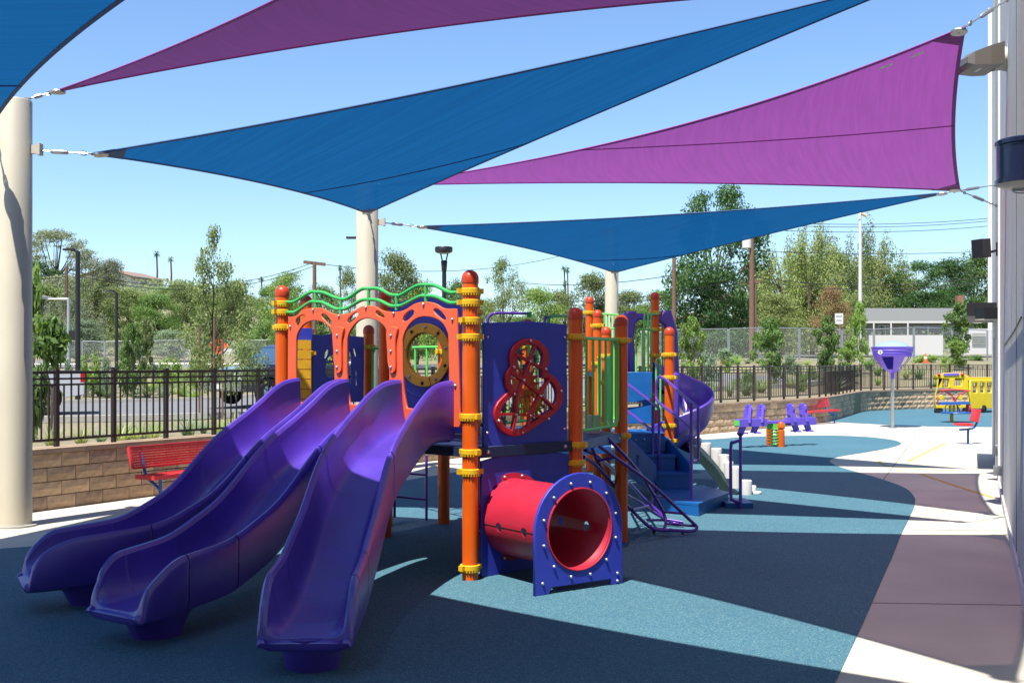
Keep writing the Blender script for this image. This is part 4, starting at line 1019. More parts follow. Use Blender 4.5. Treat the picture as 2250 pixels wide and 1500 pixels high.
for (seq, y) in (([(1378, 958), (1395, 972), (1440, 1022), (1441, 1082), (1400, 1060), (1378, 1035)], 14.3), ):
    pl = Pln(P(1372, 900, 14.8), P(1441, 900, 14.0)); o = obj('stringer', pl.board('stringer', [pl.px(u, v) for u, v in seq], [], .03, M['bstep']), None, stp)
pl = Pln(P(1455, 900, 14.95), P(1520, 900, 14.08)); obj('stringer', pl.board('stringer', [pl.px(u, v) for u, v in ((1452, 958), (1464, 958), (1518, 1018), (1518, 1072), (1490, 1062), (1452, 1010))], [], .03, M['bstep']), None, stp)
pl = Pln(P(1372, 900, 14.74), P(1470, 900, 14.745))
obj('riser', pl.board('riser', [pl.px(u, v) for u, v in ((1372, 958), (1462, 958), (1462, 990), (1372, 1000))], [], .03, M['bstep']), None, stp)
nut(stp, P(1397, 966, 14.71)); nut(stp, P(1416, 965, 14.71))
pl = Pln(P(1355, 900, 15.98), P(1432, 900, 15.9))
cl = obj('climb_wall', pl.board('climb_wall', [pl.px(u, v) for u, v in ((1350, 817), (1432, 817), (1432, 930), (1350, 930))], [[pl.px(u, v) for u, v in ((1375, 884), (1411, 883), (1411, 892), (1375, 895))]], .05, M['bstep']), None, PS, label='bright blue upright wall with a slot behind the stairs')
m = MB(); m.beam(P(1352, 858, 15.85), P(1432, 861, 15.82), .03, .02); obj('ledge', m, M['bstep'], cl)
for u in (1388, 1424): nut(cl, P(u, 866, 15.85))
# handrails
hr = M['ptube']
e = bpy.data.objects.new('stair_handrail', None); COL.objects.link(e); e.parent = PS; e.location = -PS.location
tubes(e, 'rail', [pp([(1372, 838, 15.6), (1400, 859, 15.2), (1434, 885, 14.6), (1444, 894, 14.45), (1448, 904, 14.4), (1448, 960, 14.4), (1448, 1062, 14.4)]), pp([(1372, 898, 15.6), (1400, 919, 15.2), (1433, 945, 14.6)]), pp([(1435, 884, 14.6), (1435, 1000, 14.6), (1435, 1116, 13.5)])], .018, hr)
e = bpy.data.objects.new('stair_handrail', None); COL.objects.link(e); e.parent = PS; e.location = -PS.location
tubes(e, 'rail', [pp([(1519, 886, 13.9), (1535, 897, 13.4), (1500, 868, 14.0), (1468, 838, 14.8), (1455, 829, 15.0), (1447, 829, 15.1), (1443, 838, 15.1), (1442, 870, 15.1), (1446, 882, 15.0), (1480, 909, 14.5), (1519, 940, 13.9)]),
   pp([(1519, 884, 12.9), (1519, 1000, 12.9), (1519, 1128, 12.9)]), pp([(1534, 897, 13.4), (1534, 1000, 13.4), (1531, 1008, 13.4), (1521, 1012, 13.2)])], .019, hr)
m = MB(); q = P(1518, 960, 12.9); m.lathe(q, [(.03, 0), (.034, .012), (.02, .03), (.01, .035)], 10); obj('rail_cap', m, hr, e)
e = bpy.data.objects.new('stair_handrail', None); COL.objects.link(e); e.parent = PS; e.location = -PS.location
q = G(1627, 1118); y = q.y
tubes(e, 'rail', [pp([(1627, 956, y), (1627, 1040, y), (1627, 1118, y)]), pp([(1624, 968, y), (1612, 972, y), (1606, 982, y+.05), (1606, 1085, y+.05), (1610, 1098, y), (1625, 1103, y)])], .019, hr)
m = MB(); m.lathe(P(1627, 958, y), [(.02, 0), (.045, .03), (.045, .04), (.02, .05), (.001, .052)], 10); obj('rail_cap', m, hr, e)

# pod climber ----------------------------------------------------------
pc = bpy.data.objects.new('pod_climber', None); COL.objects.link(pc); pc.parent = PS; pc.location = -PS.location; pc['label'] = 'descending row of white pods on a dark curved beam'
for (u, vt, vb, w, y) in ((1505, 945, 985, 30, 15.5), (1550, 972, 1000, 25, 15.3), (1574, 984, 1022, 24, 15.15), (1591, 998, 1040, 23, 15.0), (1601, 1013, 1050, 21, 14.9), (1616, 1024, 1072, 20, 14.8), (1640, 1054, 1089, 25, 14.75), (1654, 1066, 1078, 16, 14.9), (1662, 1079, 1085, 24, 14.8), (1530, 962, 980, 24, 15.5)):
    t = P(u, vt, y); b = max(0.004, P(u, vb, y).z); r_ = w/2/2500*y
    m = MB(); m.lathe((t.x, t.y, 0), [(r_*.96, b), (r_, t.z-.03), (r_*.97, t.z-.008), (r_*.85, t.z), (.001, t.z+.002)], 20); obj('pod', m, M['white'], pc, smooth=True)
m = MB(); bpts = catmull(pp([(1484, 962, 15.4), (1500, 975, 15.4), (1530, 990, 15.2), (1558, 1020, 15.0), (1580, 1048, 14.9), (1600, 1078, 14.8), (1617, 1090, 14.75)]), 5)
for a, b in zip(bpts, bpts[1:]): m.beam(a, b, .09, .13)
obj('beam', m, M['beam'], pc)
m = MB(); m.tube(pp([(1487, 948, 15.4), (1500, 960, 15.3), (1518, 985, 15.2)]), .02, 8); obj('strut', m, M['beam'], pc)

# spiral slide and hood --------------------------------------------------
ss = bpy.data.objects.new('spiral_slide', None); COL.objects.link(ss); ss.parent = PS; ss.location = -PS.location; ss['label'] = 'purple spiral chute curling behind the stairs'
cxy = Vector((2.24, 15.62)); rows = []; NS = 44
for i in range(NS+1):
    t = i/NS; a = math.radians(118-262*t)
    ri, ro = .14, .50; zb = 1.36-.88*t
    ci, si = math.cos(a), math.sin(a)
    prof = [(ri-.01, zb+.02), (ri, zb+.13), (ri+.02, zb+.14), (ri+.03, zb+.10), (ri+.06, zb+.02), (ri+.14, zb-.03), (ri+.27, zb), (ro-.10, zb+.09), (ro-.04, zb+.20), (ro-.01, zb+.34), (ro+.015, zb+.36), (ro+.035, zb+.34), (ro+.025, zb+.15), (ro-.05, zb-.02), (ri+.22, zb-.09), (ri+.05, zb-.08), (ri-.01, zb+.02)]
    rows.append([Vector((cxy.x+r_*ci, cxy.y+r_*si, z)) for r_, z in prof])
m = MB(); m.grid(rows, flip=True); obj('chute', m, M['purple'], ss, smooth=True)
m = MB(); m.lathe((cxy.x, cxy.y, 0), [(.06, .004), (.06, 1.55), (.001, 1.58)], 16); obj('centre_post', m, M['purple'], ss, smooth=True)
pl = Pln(P(1370, 800, 16.9), P(1485, 800, 17.0))
ho = [(1368, 690), (1372, 685), (1395, 684), (1396, 689), (1450, 690), (1453, 683), (1470, 682), (1474, 690), (1486, 730), (1490, 830), (1462, 830), (1462, 745), (1455, 715), (1440, 704), (1402, 703), (1394, 712), (1390, 740), (1393, 780), (1396, 832), (1376, 832), (1376, 700)]
obj('hood', pl.board('hood', [pl.px(u, v) for u, v in ho], [], .22, M['purple'], .03), None, ss)

# ================================================================== YARD FURNITURE
def wvec(d): return Vector((d.x, d.y, 0))
def bench(p0, p1, lab, group=None, zs=(.34, .37, .46, .70)):
    """p0, p1: front feet on the ground; the back is on the left hand of p0>p1"""
    p0 = Vector((p0.x, p0.y, 0)); p1 = Vector((p1.x, p1.y, 0)); d = (p1-p0).normalized(); n = Vector((-d.y, d.x, 0)); Lb = (p1-p0).length
    t = thing('bench', lab, 'bench', p0, 'red perforated benches')
    a = p0-d*.18; b = p1+d*.18; z = Vector((0, 0, 1))
    m = MB()
    for i in range(9): m.beam(a+n*(-.02+.034*i)+z*zs[1], b+n*(-.02+.034*i)+z*zs[1], .020, .008)
    for i in range(int((b-a).length/.05)): q = a+d*(.025+i*.05); m.beam(q+n*(-.03)+z*zs[1], q+n*.27+z*zs[1], .008, .006)
    for k in (-.03, .27): m.beam(a+n*k+z*(zs[1]-.012), b+n*k+z*(zs[1]-.012), .02, .045)
    for e in (a, b): m.beam(e+n*(-.035)+z*(zs[1]-.01), e+n*.275+z*(zs[1]-.01), .02, .05)
    obj('seat', m, M['redbench'], t)
    m = MB(); top = n*.40+z*zs[3]; bo_ = n*.33+z*zs[2]
    for i in range(9): q = bo_+(top-bo_)*(i/8); m.beam(a+q, b+q, .008, .021)
    for i in range(int((b-a).length/.05)): q = a+d*(.025+i*.05); m.beam(q+bo_, q+top, .005, .005)
    for q in (bo_, top): m.beam(a+q, b+q, .03, .026)
    for e in (a, b): m.beam(e+bo_, e+top, .03, .03)
    obj('backrest', m, M['redbench'], t)
    for e in (p0, p1):
        e2 = e+n*.06; m = MB(); m.tube([e2, e2+z*(zs[1]-.03)], .022, 8); m.tube([e+n*(-.01)+z*(zs[1]-.035), e+n*.25+z*(zs[1]-.035)], .014, 8); m.tube([e2+z*.20, e+n*.30+z*(zs[1]-.02), e+n*.36+z*(zs[2]+.06), e+n*.40+z*(zs[3]-.06)], .02, 8)
        m.box(e2+z*.006, (.11, .11, .01)); obj('leg', m, M['bluefr'], t, smooth=True)
    return t
pb = Vector((-4.13, 13.5, 0)); wd = Vector((.50, .866, 0))
bench(pb, pb+wd*1.35, 'red perforated bench by the block wall, half hidden by the slides')
pb = G(1807, 928); pa = G(1752, 931)
bench(pa-Vector((-.30, .55, 0)), pb-Vector((-.30, .35, 0)), 'red perforated bench by the curving part of the block wall')
# single red chair
t = thing('single_seat', 'single red mesh seat on a bent blue post beside the building', 'chair', G(2127, 975))
c = G(2127, 975); y = c.y; z = Vector((0, 0, 1))
m = MB(); a = P(2104, 934, y)
for i in range(8): m.box(P(2117, 931, y)+Vector((0, -.16+i*.045, 0)), (.27, .034, .03))
m.box(P(2117, 933, y), (.29, .36, .025)); obj('seat', m, M['redbench'], t)
m = MB(); pts = [P(2139, 925, y), P(2145, 900, y)]; rt = Matrix.Rotation(.22, 3, 'Y')
m.box(P(2143, 912, y), (.05, .36, .27), m=rt); m.box(P(2143, 912, y)+Vector((-.03, 0, 0)), (.02, .30, .22), m=rt); obj('backrest', m, M['redbench'], t)
m = MB(); m.tube(catmull([c, P(2127, 950, y), P(2128, 944, y)]), .026, 8); m.tube(catmull([P(2108, 944, y), P(2130, 942, y), P(2141, 938, y), P(2149, 920, y), P(2153, 897, y)]), .022, 8); m.box(c+z*.008, (.14, .14, .012)); obj('frame', m, M['bluefr'], t, smooth=True)

# seesaw
c0 = G(1718, 980.5); ss_ = thing('seesaw', 'purple and orange four-seat seesaw on green springs', 'seesaw', c0)
y = c0.y
bd = Vector((1, .50, 0)).normalized(); bc_ = Vector((c0.x-.12, c0.y, .50)); side = Vector((-bd.y, bd.x, 0))
for s in (-1, 1):
    m = MB(); m.beam(bc_+bd*s*.30, bc_+bd*s*.98, .17, .15); obj('beam', m, M['ppod'], ss_)
    m = MB(); m.beam(bc_+bd*s*.98, bc_+bd*s*.995, .15, .11); obj('end_plate', m, M['green'], ss_)
    for k in (.40, .72):
        q = bc_+bd*s*k; e = bpy.data.objects.new('seat_back', None); COL.objects.link(e); e.parent = ss_; e.location = -ss_.location
        m = MB(); tl = Vector((bd.x*s*.0, bd.y*s*.0, 1)).normalized()
        for j in (-1, 1): m.beam(q+side*j*.09+bd*s*(.02), q+side*j*.06-bd*s*.03+tl*.33, .05, .07)
        for zz in (.16, .22, .28, .34): m.beam(q+side*.075-bd*s*.03+z*zz, q-side*.075-bd*s*.03+z*zz, .03, .045)
        obj('frame', m, M['ppod'], e)
        m = MB(); m.tube([q+side*.11*math.cos(a)+z*(.27+.09*math.sin(a))-bd*s*.03 for a in [i*math.pi/6 for i in range(12)]], .015, 6, closed=True); obj('handle', m, M['ppod'], e)
        m = MB(); m.beam(q+bd*s*.06+side*.02, q+bd*s*.16-z*.2+side*.02, .05, .12); m.beam(q+bd*s*.12-z*.2-side*.14, q+bd*s*.12-z*.2+side*.14, .06, .03); obj('foot_rest', m, M['ppod'], e)
m = MB(); m.beam(bc_-bd*.30, bc_+bd*.30, .20, .05); obj('saddle', m, M['ppod'], ss_); m = MB(); m.box(bc_-z*.085, (.30, .2, .11), rz=math.atan2(bd.y, bd.x)); obj('spring_plate', m, M['green'], ss_)
for j in (-.10, .10):
    for k in (-.08, .08):
        m = MB(); b0 = Vector((bc_.x, bc_.y, 0))+bd*k+side*j*.8; m.tube([b0+Vector((.055*math.cos(a), .055*math.sin(a), .02+.36*a/(12*math.pi))) for a in [i*math.pi/5 for i in range(61)]], .009, 5); obj('spring', m, M['green'], ss_, smooth=True)
for (u, vt, vb, r_, dy) in ((1716, 926, 982, .075, -.10), (1691, 923, 978, .07, .35)):
    q = Vector(((u-1125)/2500*(y+dy), y+dy, 0)); zt_ = P(u, vt, y+dy).z
    m = MB(); m.lathe(q, [(r_, .004), (r_, zt_-.18), (r_*.75, zt_-.165), (r_*.75, zt_-.14), (r_*1.02, zt_-.12), (r_*.95, zt_-.05), (r_*.6, zt_-.01), (.001, zt_)], 18); obj('hydrant_post', m, M['orange'], ss_, smooth=True)

# funnel ball game
c0 = G(1961, 940); y = c0.y; k_ = y/2500
t = thing('funnel_ball', 'purple funnel basket numbered 2 on a tall grey pole', 'ball game', c0)
m = MB(); m.lathe(c0, [(.045, 0), (.045, P(0, 830, y).z)], 16); m.lathe(c0, [(.11, .004), (.11, .016), (.05, .02)], 16); obj('pole', m, M['steel'], t, smooth=True)
zz = lambda v: P(0, v, y).z
prof = [(.052, zz(832)), (.058, zz(819)), (.13, zz(816)), (.21, zz(811)), (.29, zz(804)), (.37, zz(796)), (.43, zz(789)), (.475, zz(782.5)), (.495, zz(780)), (.475, zz(779)), (.505, zz(776)), (.495, zz(773)), (.525, zz(770)), (.515, zz(768)), (.54, zz(764)), (.545, zz(762)), (.50, zz(761.5)), (.47, zz(768)), (.42, zz(784)), (.34, zz(795)), (.24, zz(805)), (.12, zz(813))]
m = MB(); n_ = 48; prof2 = prof
vs = []; 
for (r_, z_) in prof:
    for k in range(n_): a = 2*math.pi*k/n_; vs.append((c0.x+r_*math.cos(a), c0.y+r_*math.sin(a), z_))
fs = []
for i in range(len(prof)-1):
    for k in range(n_):
        zm = (prof[i][1]+prof[i+1][1])/2; a = math.degrees(2*math.pi*(k+.5)/n_)
        if any(abs((a-a0+180) % 360-180) < 19-abs(zm-zz(797))*14 for a0 in (238, 308, 20, 120)) and zz(810) < zm < zz(785): continue
        fs.append((i*n_+k, i*n_+(k+1) % n_, (i+1)*n_+(k+1) % n_, (i+1)*n_+k))
m.add(vs, fs); fb_ = obj('funnel', m, M['ppod'], t, smooth=True)
m = MB(); m.lathe((c0.x, c0.y, 0), [(.45, zz(763)), (.38, zz(757)), (.25, zz(752)), (.1, zz(750)), (.001, zz(749.5))], 32); obj('dome', m, mat('clear_dome', (.35, .5, .5), .1), t, smooth=True)
# the number badge
q = P(1934, 773.5, y-.50); m = MB(); fwd = Vector((-.25, -1, 0)).normalized(); rgt = Vector((-fwd.y, fwd.x, 0))
rotb = Matrix((rgt, Vector((0, 0, 1)), fwd)).transposed()
m.lathe(q+fwd*.01, [(.001, .008), (.058, .008), (.058, 0)], 20, m=rotb); bd_ = obj('badge', m, M['white'], t)
fc = bpy.data.curves.new('two', 'FONT'); fc.body = '2'; fc.size = .10; fc.extrude = .001; fc.align_x = 'CENTER'; fc.align_y = 'CENTER'; fo = bpy.data.objects.new('tmp', fc); COL.objects.link(fo)
dg = bpy.context.evaluated_depsgraph_get(); me = bpy.data.meshes.new_from_object(fo.evaluated_get(dg)); bpy.data.objects.remove(fo)
me.transform(Matrix.Translation(q+fwd*.022)@rotb.to_4x4()); me.materials.clear(); me.materials.append(M['navy']); obj('numeral', me, None, bd_)

# toy bus playhouse
c0 = G(2098, 907); y = c0.y
t = thing('bus_playhouse', 'yellow plastic toy school bus playhouse by the far block wall', 'playhouse', c0)
pl = Pln(P(2056, 900, y), P(2138, 900, y)); n_ = -pl.n if pl.n.y > 0 else pl.n
px = lambda pts: [pl.px(u, v) for u, v in pts]
front = px([(2054, 899), (2054, 866), (2058, 852), (2060, 832), (2064, 822), (2074, 819), (2110, 818), (2122, 824), (2127, 838), (2128, 860), (2130, 899)])
wins = [px([(2062, 850), (2063, 832), (2069, 832), (2068, 850)]), px([(2075, 850), (2075, 832), (2084, 832), (2084, 850)]), px([(2096, 847), (2098, 831), (2112, 831), (2112, 847)])]
obj('front', pl.board('front', front, wins, .08, M['busy'], .02), None, t)
w_ = pl.px(2130, 900)[0]; d_ = Vector((.25, .97, 0)); o_ = pl.w(w_, 0)
sideP = Pln(o_, o_+Vector((2.2, .75, 0))); L2 = 2.3
zb, z1_ = P(0, 903, y).z, P(0, 825, y).z
sw = [[(x, .68), (x+.17, .68), (x+.17, 1.02), (x, 1.02)] for x in (.12, .42, .72, 1.45, 1.75, 2.02)]
obj('side', sideP.board('side', [(0, .14), (L2, .14), (L2, 1.12), (0, 1.12)], sw+[[(.98, .16), (1.3, .16), (1.3, 1.05), (.98, 1.05)]], .07, M['busy'], .02), None, t)
m = MB()
for i in range(5): m.beam(sideP.w(1.35, .22+i*.09, -.05), sideP.w(2.28, .22+i*.09, -.05), .02, .03)
obj('siding', m, M['busy'], t)
back0 = pl.w(0, 0)+Vector((2.2, .75, 0)).normalized()*0
m = MB(); f0, f1 = pl.w(.02, 0), pl.w(w_, 0); g0, g1 = f0+Vector((2.2, .75+.9, 0)), f1+Vector((2.2, .75, 0))
m.prism([(f1.x, f1.y), (g1.x, g1.y), (g1.x-.3, g1.y+1.0), (f0.x+.15, f0.y+.75)], 1.10, 1.19); obj('roof', m, M['busy'], t)
m = MB(); m.prism([(f0.x+.02, f0.y+.06), (f1.x, f1.y+.06), (f1.x+.12, f1.y+.8), (f0.x+.15, f0.y+.75)], 1.2, 1.27); obj('cab_roof', m, M['busy'], t)
m = MB(); m.beam(pl.w(*px([(2072, 822.5)])[0], .05)+n_*.06-pl.n*.05, pl.w(*px([(2106, 821.5)])[0], .05)+n_*.06-pl.n*.05, .02, .075); obj('sign_board', m, M['ppod'], t)
for u in (2063, 2115): m = MB(); m.ball(P(u, 823, y-.06), .055, 8); obj('lamp', m, M['tail'], t, smooth=True)
for u in (2068, 2110): m = MB(); m.lathe(P(u, 873, y-.05), [(.001, .02), (.07, .02), (.09, 0)], 18, m=Matrix.Rotation(math.pi/2, 3, 'X')); obj('headlight', m, M['busy'], t, smooth=True)
m = MB(); m.beam(P(2056, 893, y-.08), P(2128, 892, y-.08), .06, .09); obj('bumper', m, M['busy'], t)
wheel_rot = Matrix.Rotation(math.pi/2, 3, 'X')
for p_ in (P(2062, 902, y-.02), P(2124, 902, y-.02), sideP.w(.55, .14, -.02), sideP.w(1.8, .14, -.02)):
    m = MB(); m.lathe(p_, [(.001, -.07), (.10, -.07), (.14, -.04), (.14, .04), (.10, .07), (.001, .07)], 20, m=wheel_rot); obj('wheel', m, M['blk'], t, smooth=True)

# table toy in front of the bus
c0 = G(2091, 927.5); y = c0.y
t = thing('activity_table', 'play table with yellow pedestal, blue disc and red bead frame in front of the bus', 'play table', c0)
m = MB(); m.lathe(c0, [(.055, 0), (.05, .05), (.045, zz_ := P(0, 908, y).z)], 16); obj('pedestal', m, M['yellow'], t, smooth=True)
m = MB(); m.lathe(P(2102, 906, y), [(.001, -.02), (.44, -.02), (.45, 0), (.44, .02), (.001, .02)], 28); obj('disc', m, M['bluefr'], t, smooth=True)
m = MB(); m.beam(P(2062, 886, y), P(2128, 885, y), .25, .07); obj('panel', m, M['bluefr'], t)
def wire(seq, m_, r_=.012): mm = MB(); mm.tube(catmull([P(u, v, y+d) for u, v, d in seq]), r_, 6); obj('bead_wire', mm, m_, t, smooth=True)
wire([(2068, 857, 0), (2100, 856, 0), (2132, 858, 0)], M['redbench'], .02)
wire([(2062, 890, 0), (2060, 872, 0), (2072, 860, .05), (2088, 865, .05), (2095, 880, 0)], M['redbench'])
wire([(2076, 858, 0), (2092, 870, .1), (2100, 884, .1), (2110, 905, 0)], M['redbench'], .02)
wire([(2125, 858, 0), (2108, 868, -.1), (2098, 880, 0)], M['redbench'], .016)
wire([(2078, 905, 0), (2077, 893, -.1), (2084, 888, 0)], M['navy']); wire([(2105, 905, 0), (2103, 893, -.1), (2110, 889, 0)], M['navy'])
for u in (2088, 2096): m = MB(); m.box(P(u, 897, y), (.06, .06, .2)); obj('spacer', m, M['yellow'], t)
m = MB(); m.lathe(P(2128, 896, y), [(.001, -.03), (.13, -.03), (.14, 0), (.13, .03), (.001, .03)], 20, m=Matrix.Rotation(math.pi/2, 3, 'Y')); obj('wheel_panel', m, M['redbench'], t, smooth=True)

# ================================================================== BEYOND THE WALL
def gp(u, y): x = (u-1125)/2500*y; return Vector((x, y, zt(x, y)))
def zpx(v, y): return EYE-(v-HOR)/2500*y
# ---- trees
def leafset(rng, clumps, n, size, elong=1.9):
    vs = []; fs = []
    tot = sum(c[2]**2 for c in clumps)
    for (c, ax, r) in clumps:
        k = int(n*r*r/tot)+1
        for _ in range(k):
            d = Vector((rng.gauss(0, 1), rng.gauss(0, 1), rng.gauss(0, 1))).normalized()*(rng.random()**.45)
            p = Vector(c)+Vector((d.x*r*ax[0], d.y*r*ax[1], d.z*r*ax[2]))
            nrm = (d+Vector((rng.uniform(-.9, .9), rng.uniform(-.9, .9), rng.uniform(-.3, 1.1)))).normalized()
            t = nrm.cross(Vector((rng.uniform(-1, 1), rng.uniform(-1, 1), rng.uniform(-1, 1)))).normalized(); b = nrm.cross(t)
            s = size*rng.uniform(.6, 1.35); o = len(vs)
            vs += [p-t*s*elong*.5, p+b*s*.42-t*s*.05, p+t*s*elong*.5, p-b*s*.42-t*s*.05]
            fs.append((o, o+1, o+2, o+3))
    return vs, fs
def treeproto(seed, kind):
    """unit tree: height 1, crown width about 1 (scaled in x,y); returns crown and trunk meshes"""
    r = random.Random(seed); clumps = []; base = .28; n = 5200; size = .016; tr = .022
    if kind == 'round':
        for _ in range(46):
            a = r.uniform(0, 6.28); h = r.random(); w = math.sin(math.pi*min(1, .12+h*.86))**.7
            rr = w*.40*r.uniform(.35, 1); clumps.append(((rr*math.cos(a), rr*math.sin(a), .14+h*.78), (1.15, 1.15, .62), r.uniform(.09, .17)))
        n = 11500; size = .0150
    elif kind == 'dense':
        for _ in range(70):
            a = r.uniform(0, 6.28); h = r.random(); w = math.sin(math.pi*min(1, .10+h*.82))**.55
            rr = w*.42*r.uniform(.55, 1); clumps.append(((rr*math.cos(a), rr*math.sin(a), .14+h*.80), (1.1, 1.1, .7), r.uniform(.07, .14)))
        n = 14500; size = .0150; base = .1
    elif kind == 'young':
        for _ in range(44):
            a = r.uniform(0, 6.28); h = r.random(); w = math.sin(math.pi*min(1, .16+h*.78))
            rr = w*.36*r.uniform(.2, 1.1); clumps.append(((rr*math.cos(a), rr*math.sin(a), .20+h*.74), (1.1, 1.1, .8), r.uniform(.06, .12)))
        n = 3400; size = .030; tr = .012
    elif kind == 'sparse':
        for _ in range(38):
            a = r.uniform(0, 6.28); h = r.random(); w = math.sin(math.pi*min(1, .1+h*.9))
            rr = w*.42*r.uniform(.25, 1.05); clumps.append(((rr*math.cos(a), rr*math.sin(a), .3+h*.66), (1, 1, .8), r.uniform(.06, .13)))
        n = 6800; size = .0125
    elif kind == 'cone':
        for _ in range(54):
            a = r.uniform(0, 6.28); h = r.random()**1.2; w = (1-h)**.75
            rr = w*.42*r.uniform(.2, 1); clumps.append(((rr*math.cos(a), rr*math.sin(a), .22+h*.74), (1, 1, 1.0), r.uniform(.05, .12)*(1.15-h*.6)))
        n = 8600; size = .0120; tr = .012
    elif kind == 'dome':
        for _ in range(70):
            a = r.uniform(0, 6.28); e = r.uniform(.05, 1.5); rr = .44*math.cos(e)*r.uniform(.8, 1.05)
            clumps.append(((rr*math.cos(a), rr*math.sin(a), .50+.42*math.sin(e)*r.uniform(.85, 1.05)), (1.2, 1.2, .5), r.uniform(.045, .09)))
        n = 8200; size = .0110; base = .3
    elif kind == 'willow':
        for _ in range(50):
            a = r.uniform(0, 6.28); h = r.random(); w = math.sin(math.pi*min(1, .24+h*.56))
            rr = w*.42*r.uniform(.2, 1); clumps.append(((rr*math.cos(a), rr*math.sin(a), .12+h*.78), (.75, .75, 1.7), r.uniform(.06, .13)))
        n = 13500; size = .0125; base = .1
    if kind == 'young': pass
    vs, fs = leafset(r, clumps, n, size); m = MB(); m.add(vs, fs)
    cm = m.mesh('crown'); 
    t = MB(); top = .78 if kind in ('cone', 'willow') else .62
    main = [Vector((r.uniform(-.01, .01)*i, r.uniform(-.01, .01)*i, top*i/6)) for i in range(7)]; main[0].z = -.02
    t.tube(main, [tr*(1.25-.17*i) for i in range(7)], 7)
    for c, ax, rr in r.sample(clumps, 16 if kind != 'dome' else 26):
        k = r.randint(2, 4); s = main[k]; e = Vector(c); md = s.lerp(e, .5)+Vector((0, 0, -.02)); t.tube([s, md, e], [tr*.42, tr*.26, tr*.08], 5)
    return cm, t.mesh('trunk', M['trunk'], True)
PROTO = {}
for i, k in enumerate(('round', 'dense', 'sparse', 'cone', 'dome', 'willow', 'young')):
    PROTO[k] = [treeproto(100+i, k), treeproto(200+i, k)]
CM = {}
def tree(u, top, hw, y, kind, leaf, lab, group='trees beyond the yard', bury=0.0, name='tree', base=None):
    g = gp(u, y) if base is None else base
    H = zpx(top, y)-g.z+bury; w = hw*2/2500*y*(1.5 if group == 'trees beyond the yard' else 1.25)
    t = thing(name, lab, 'tree', (g.x, g.y, g.z-bury), group)
    pv = R.choice(PROTO[kind]); key = (id(pv[0]), leaf)
    if key not in CM:
        c = pv[0].copy(); c.materials.clear(); c.materials.append(L[leaf]); CM[key] = c
    rz = R.uniform(0, 6.28)
    for nm, me in (('crown', CM[key]), ('trunk', pv[1])):
        o = bpy.data.objects.new(nm, me); COL.objects.link(o); o.parent = t; o.scale = (w, w, H)
        o.rotation_euler = (0, 0, rz)
    return t
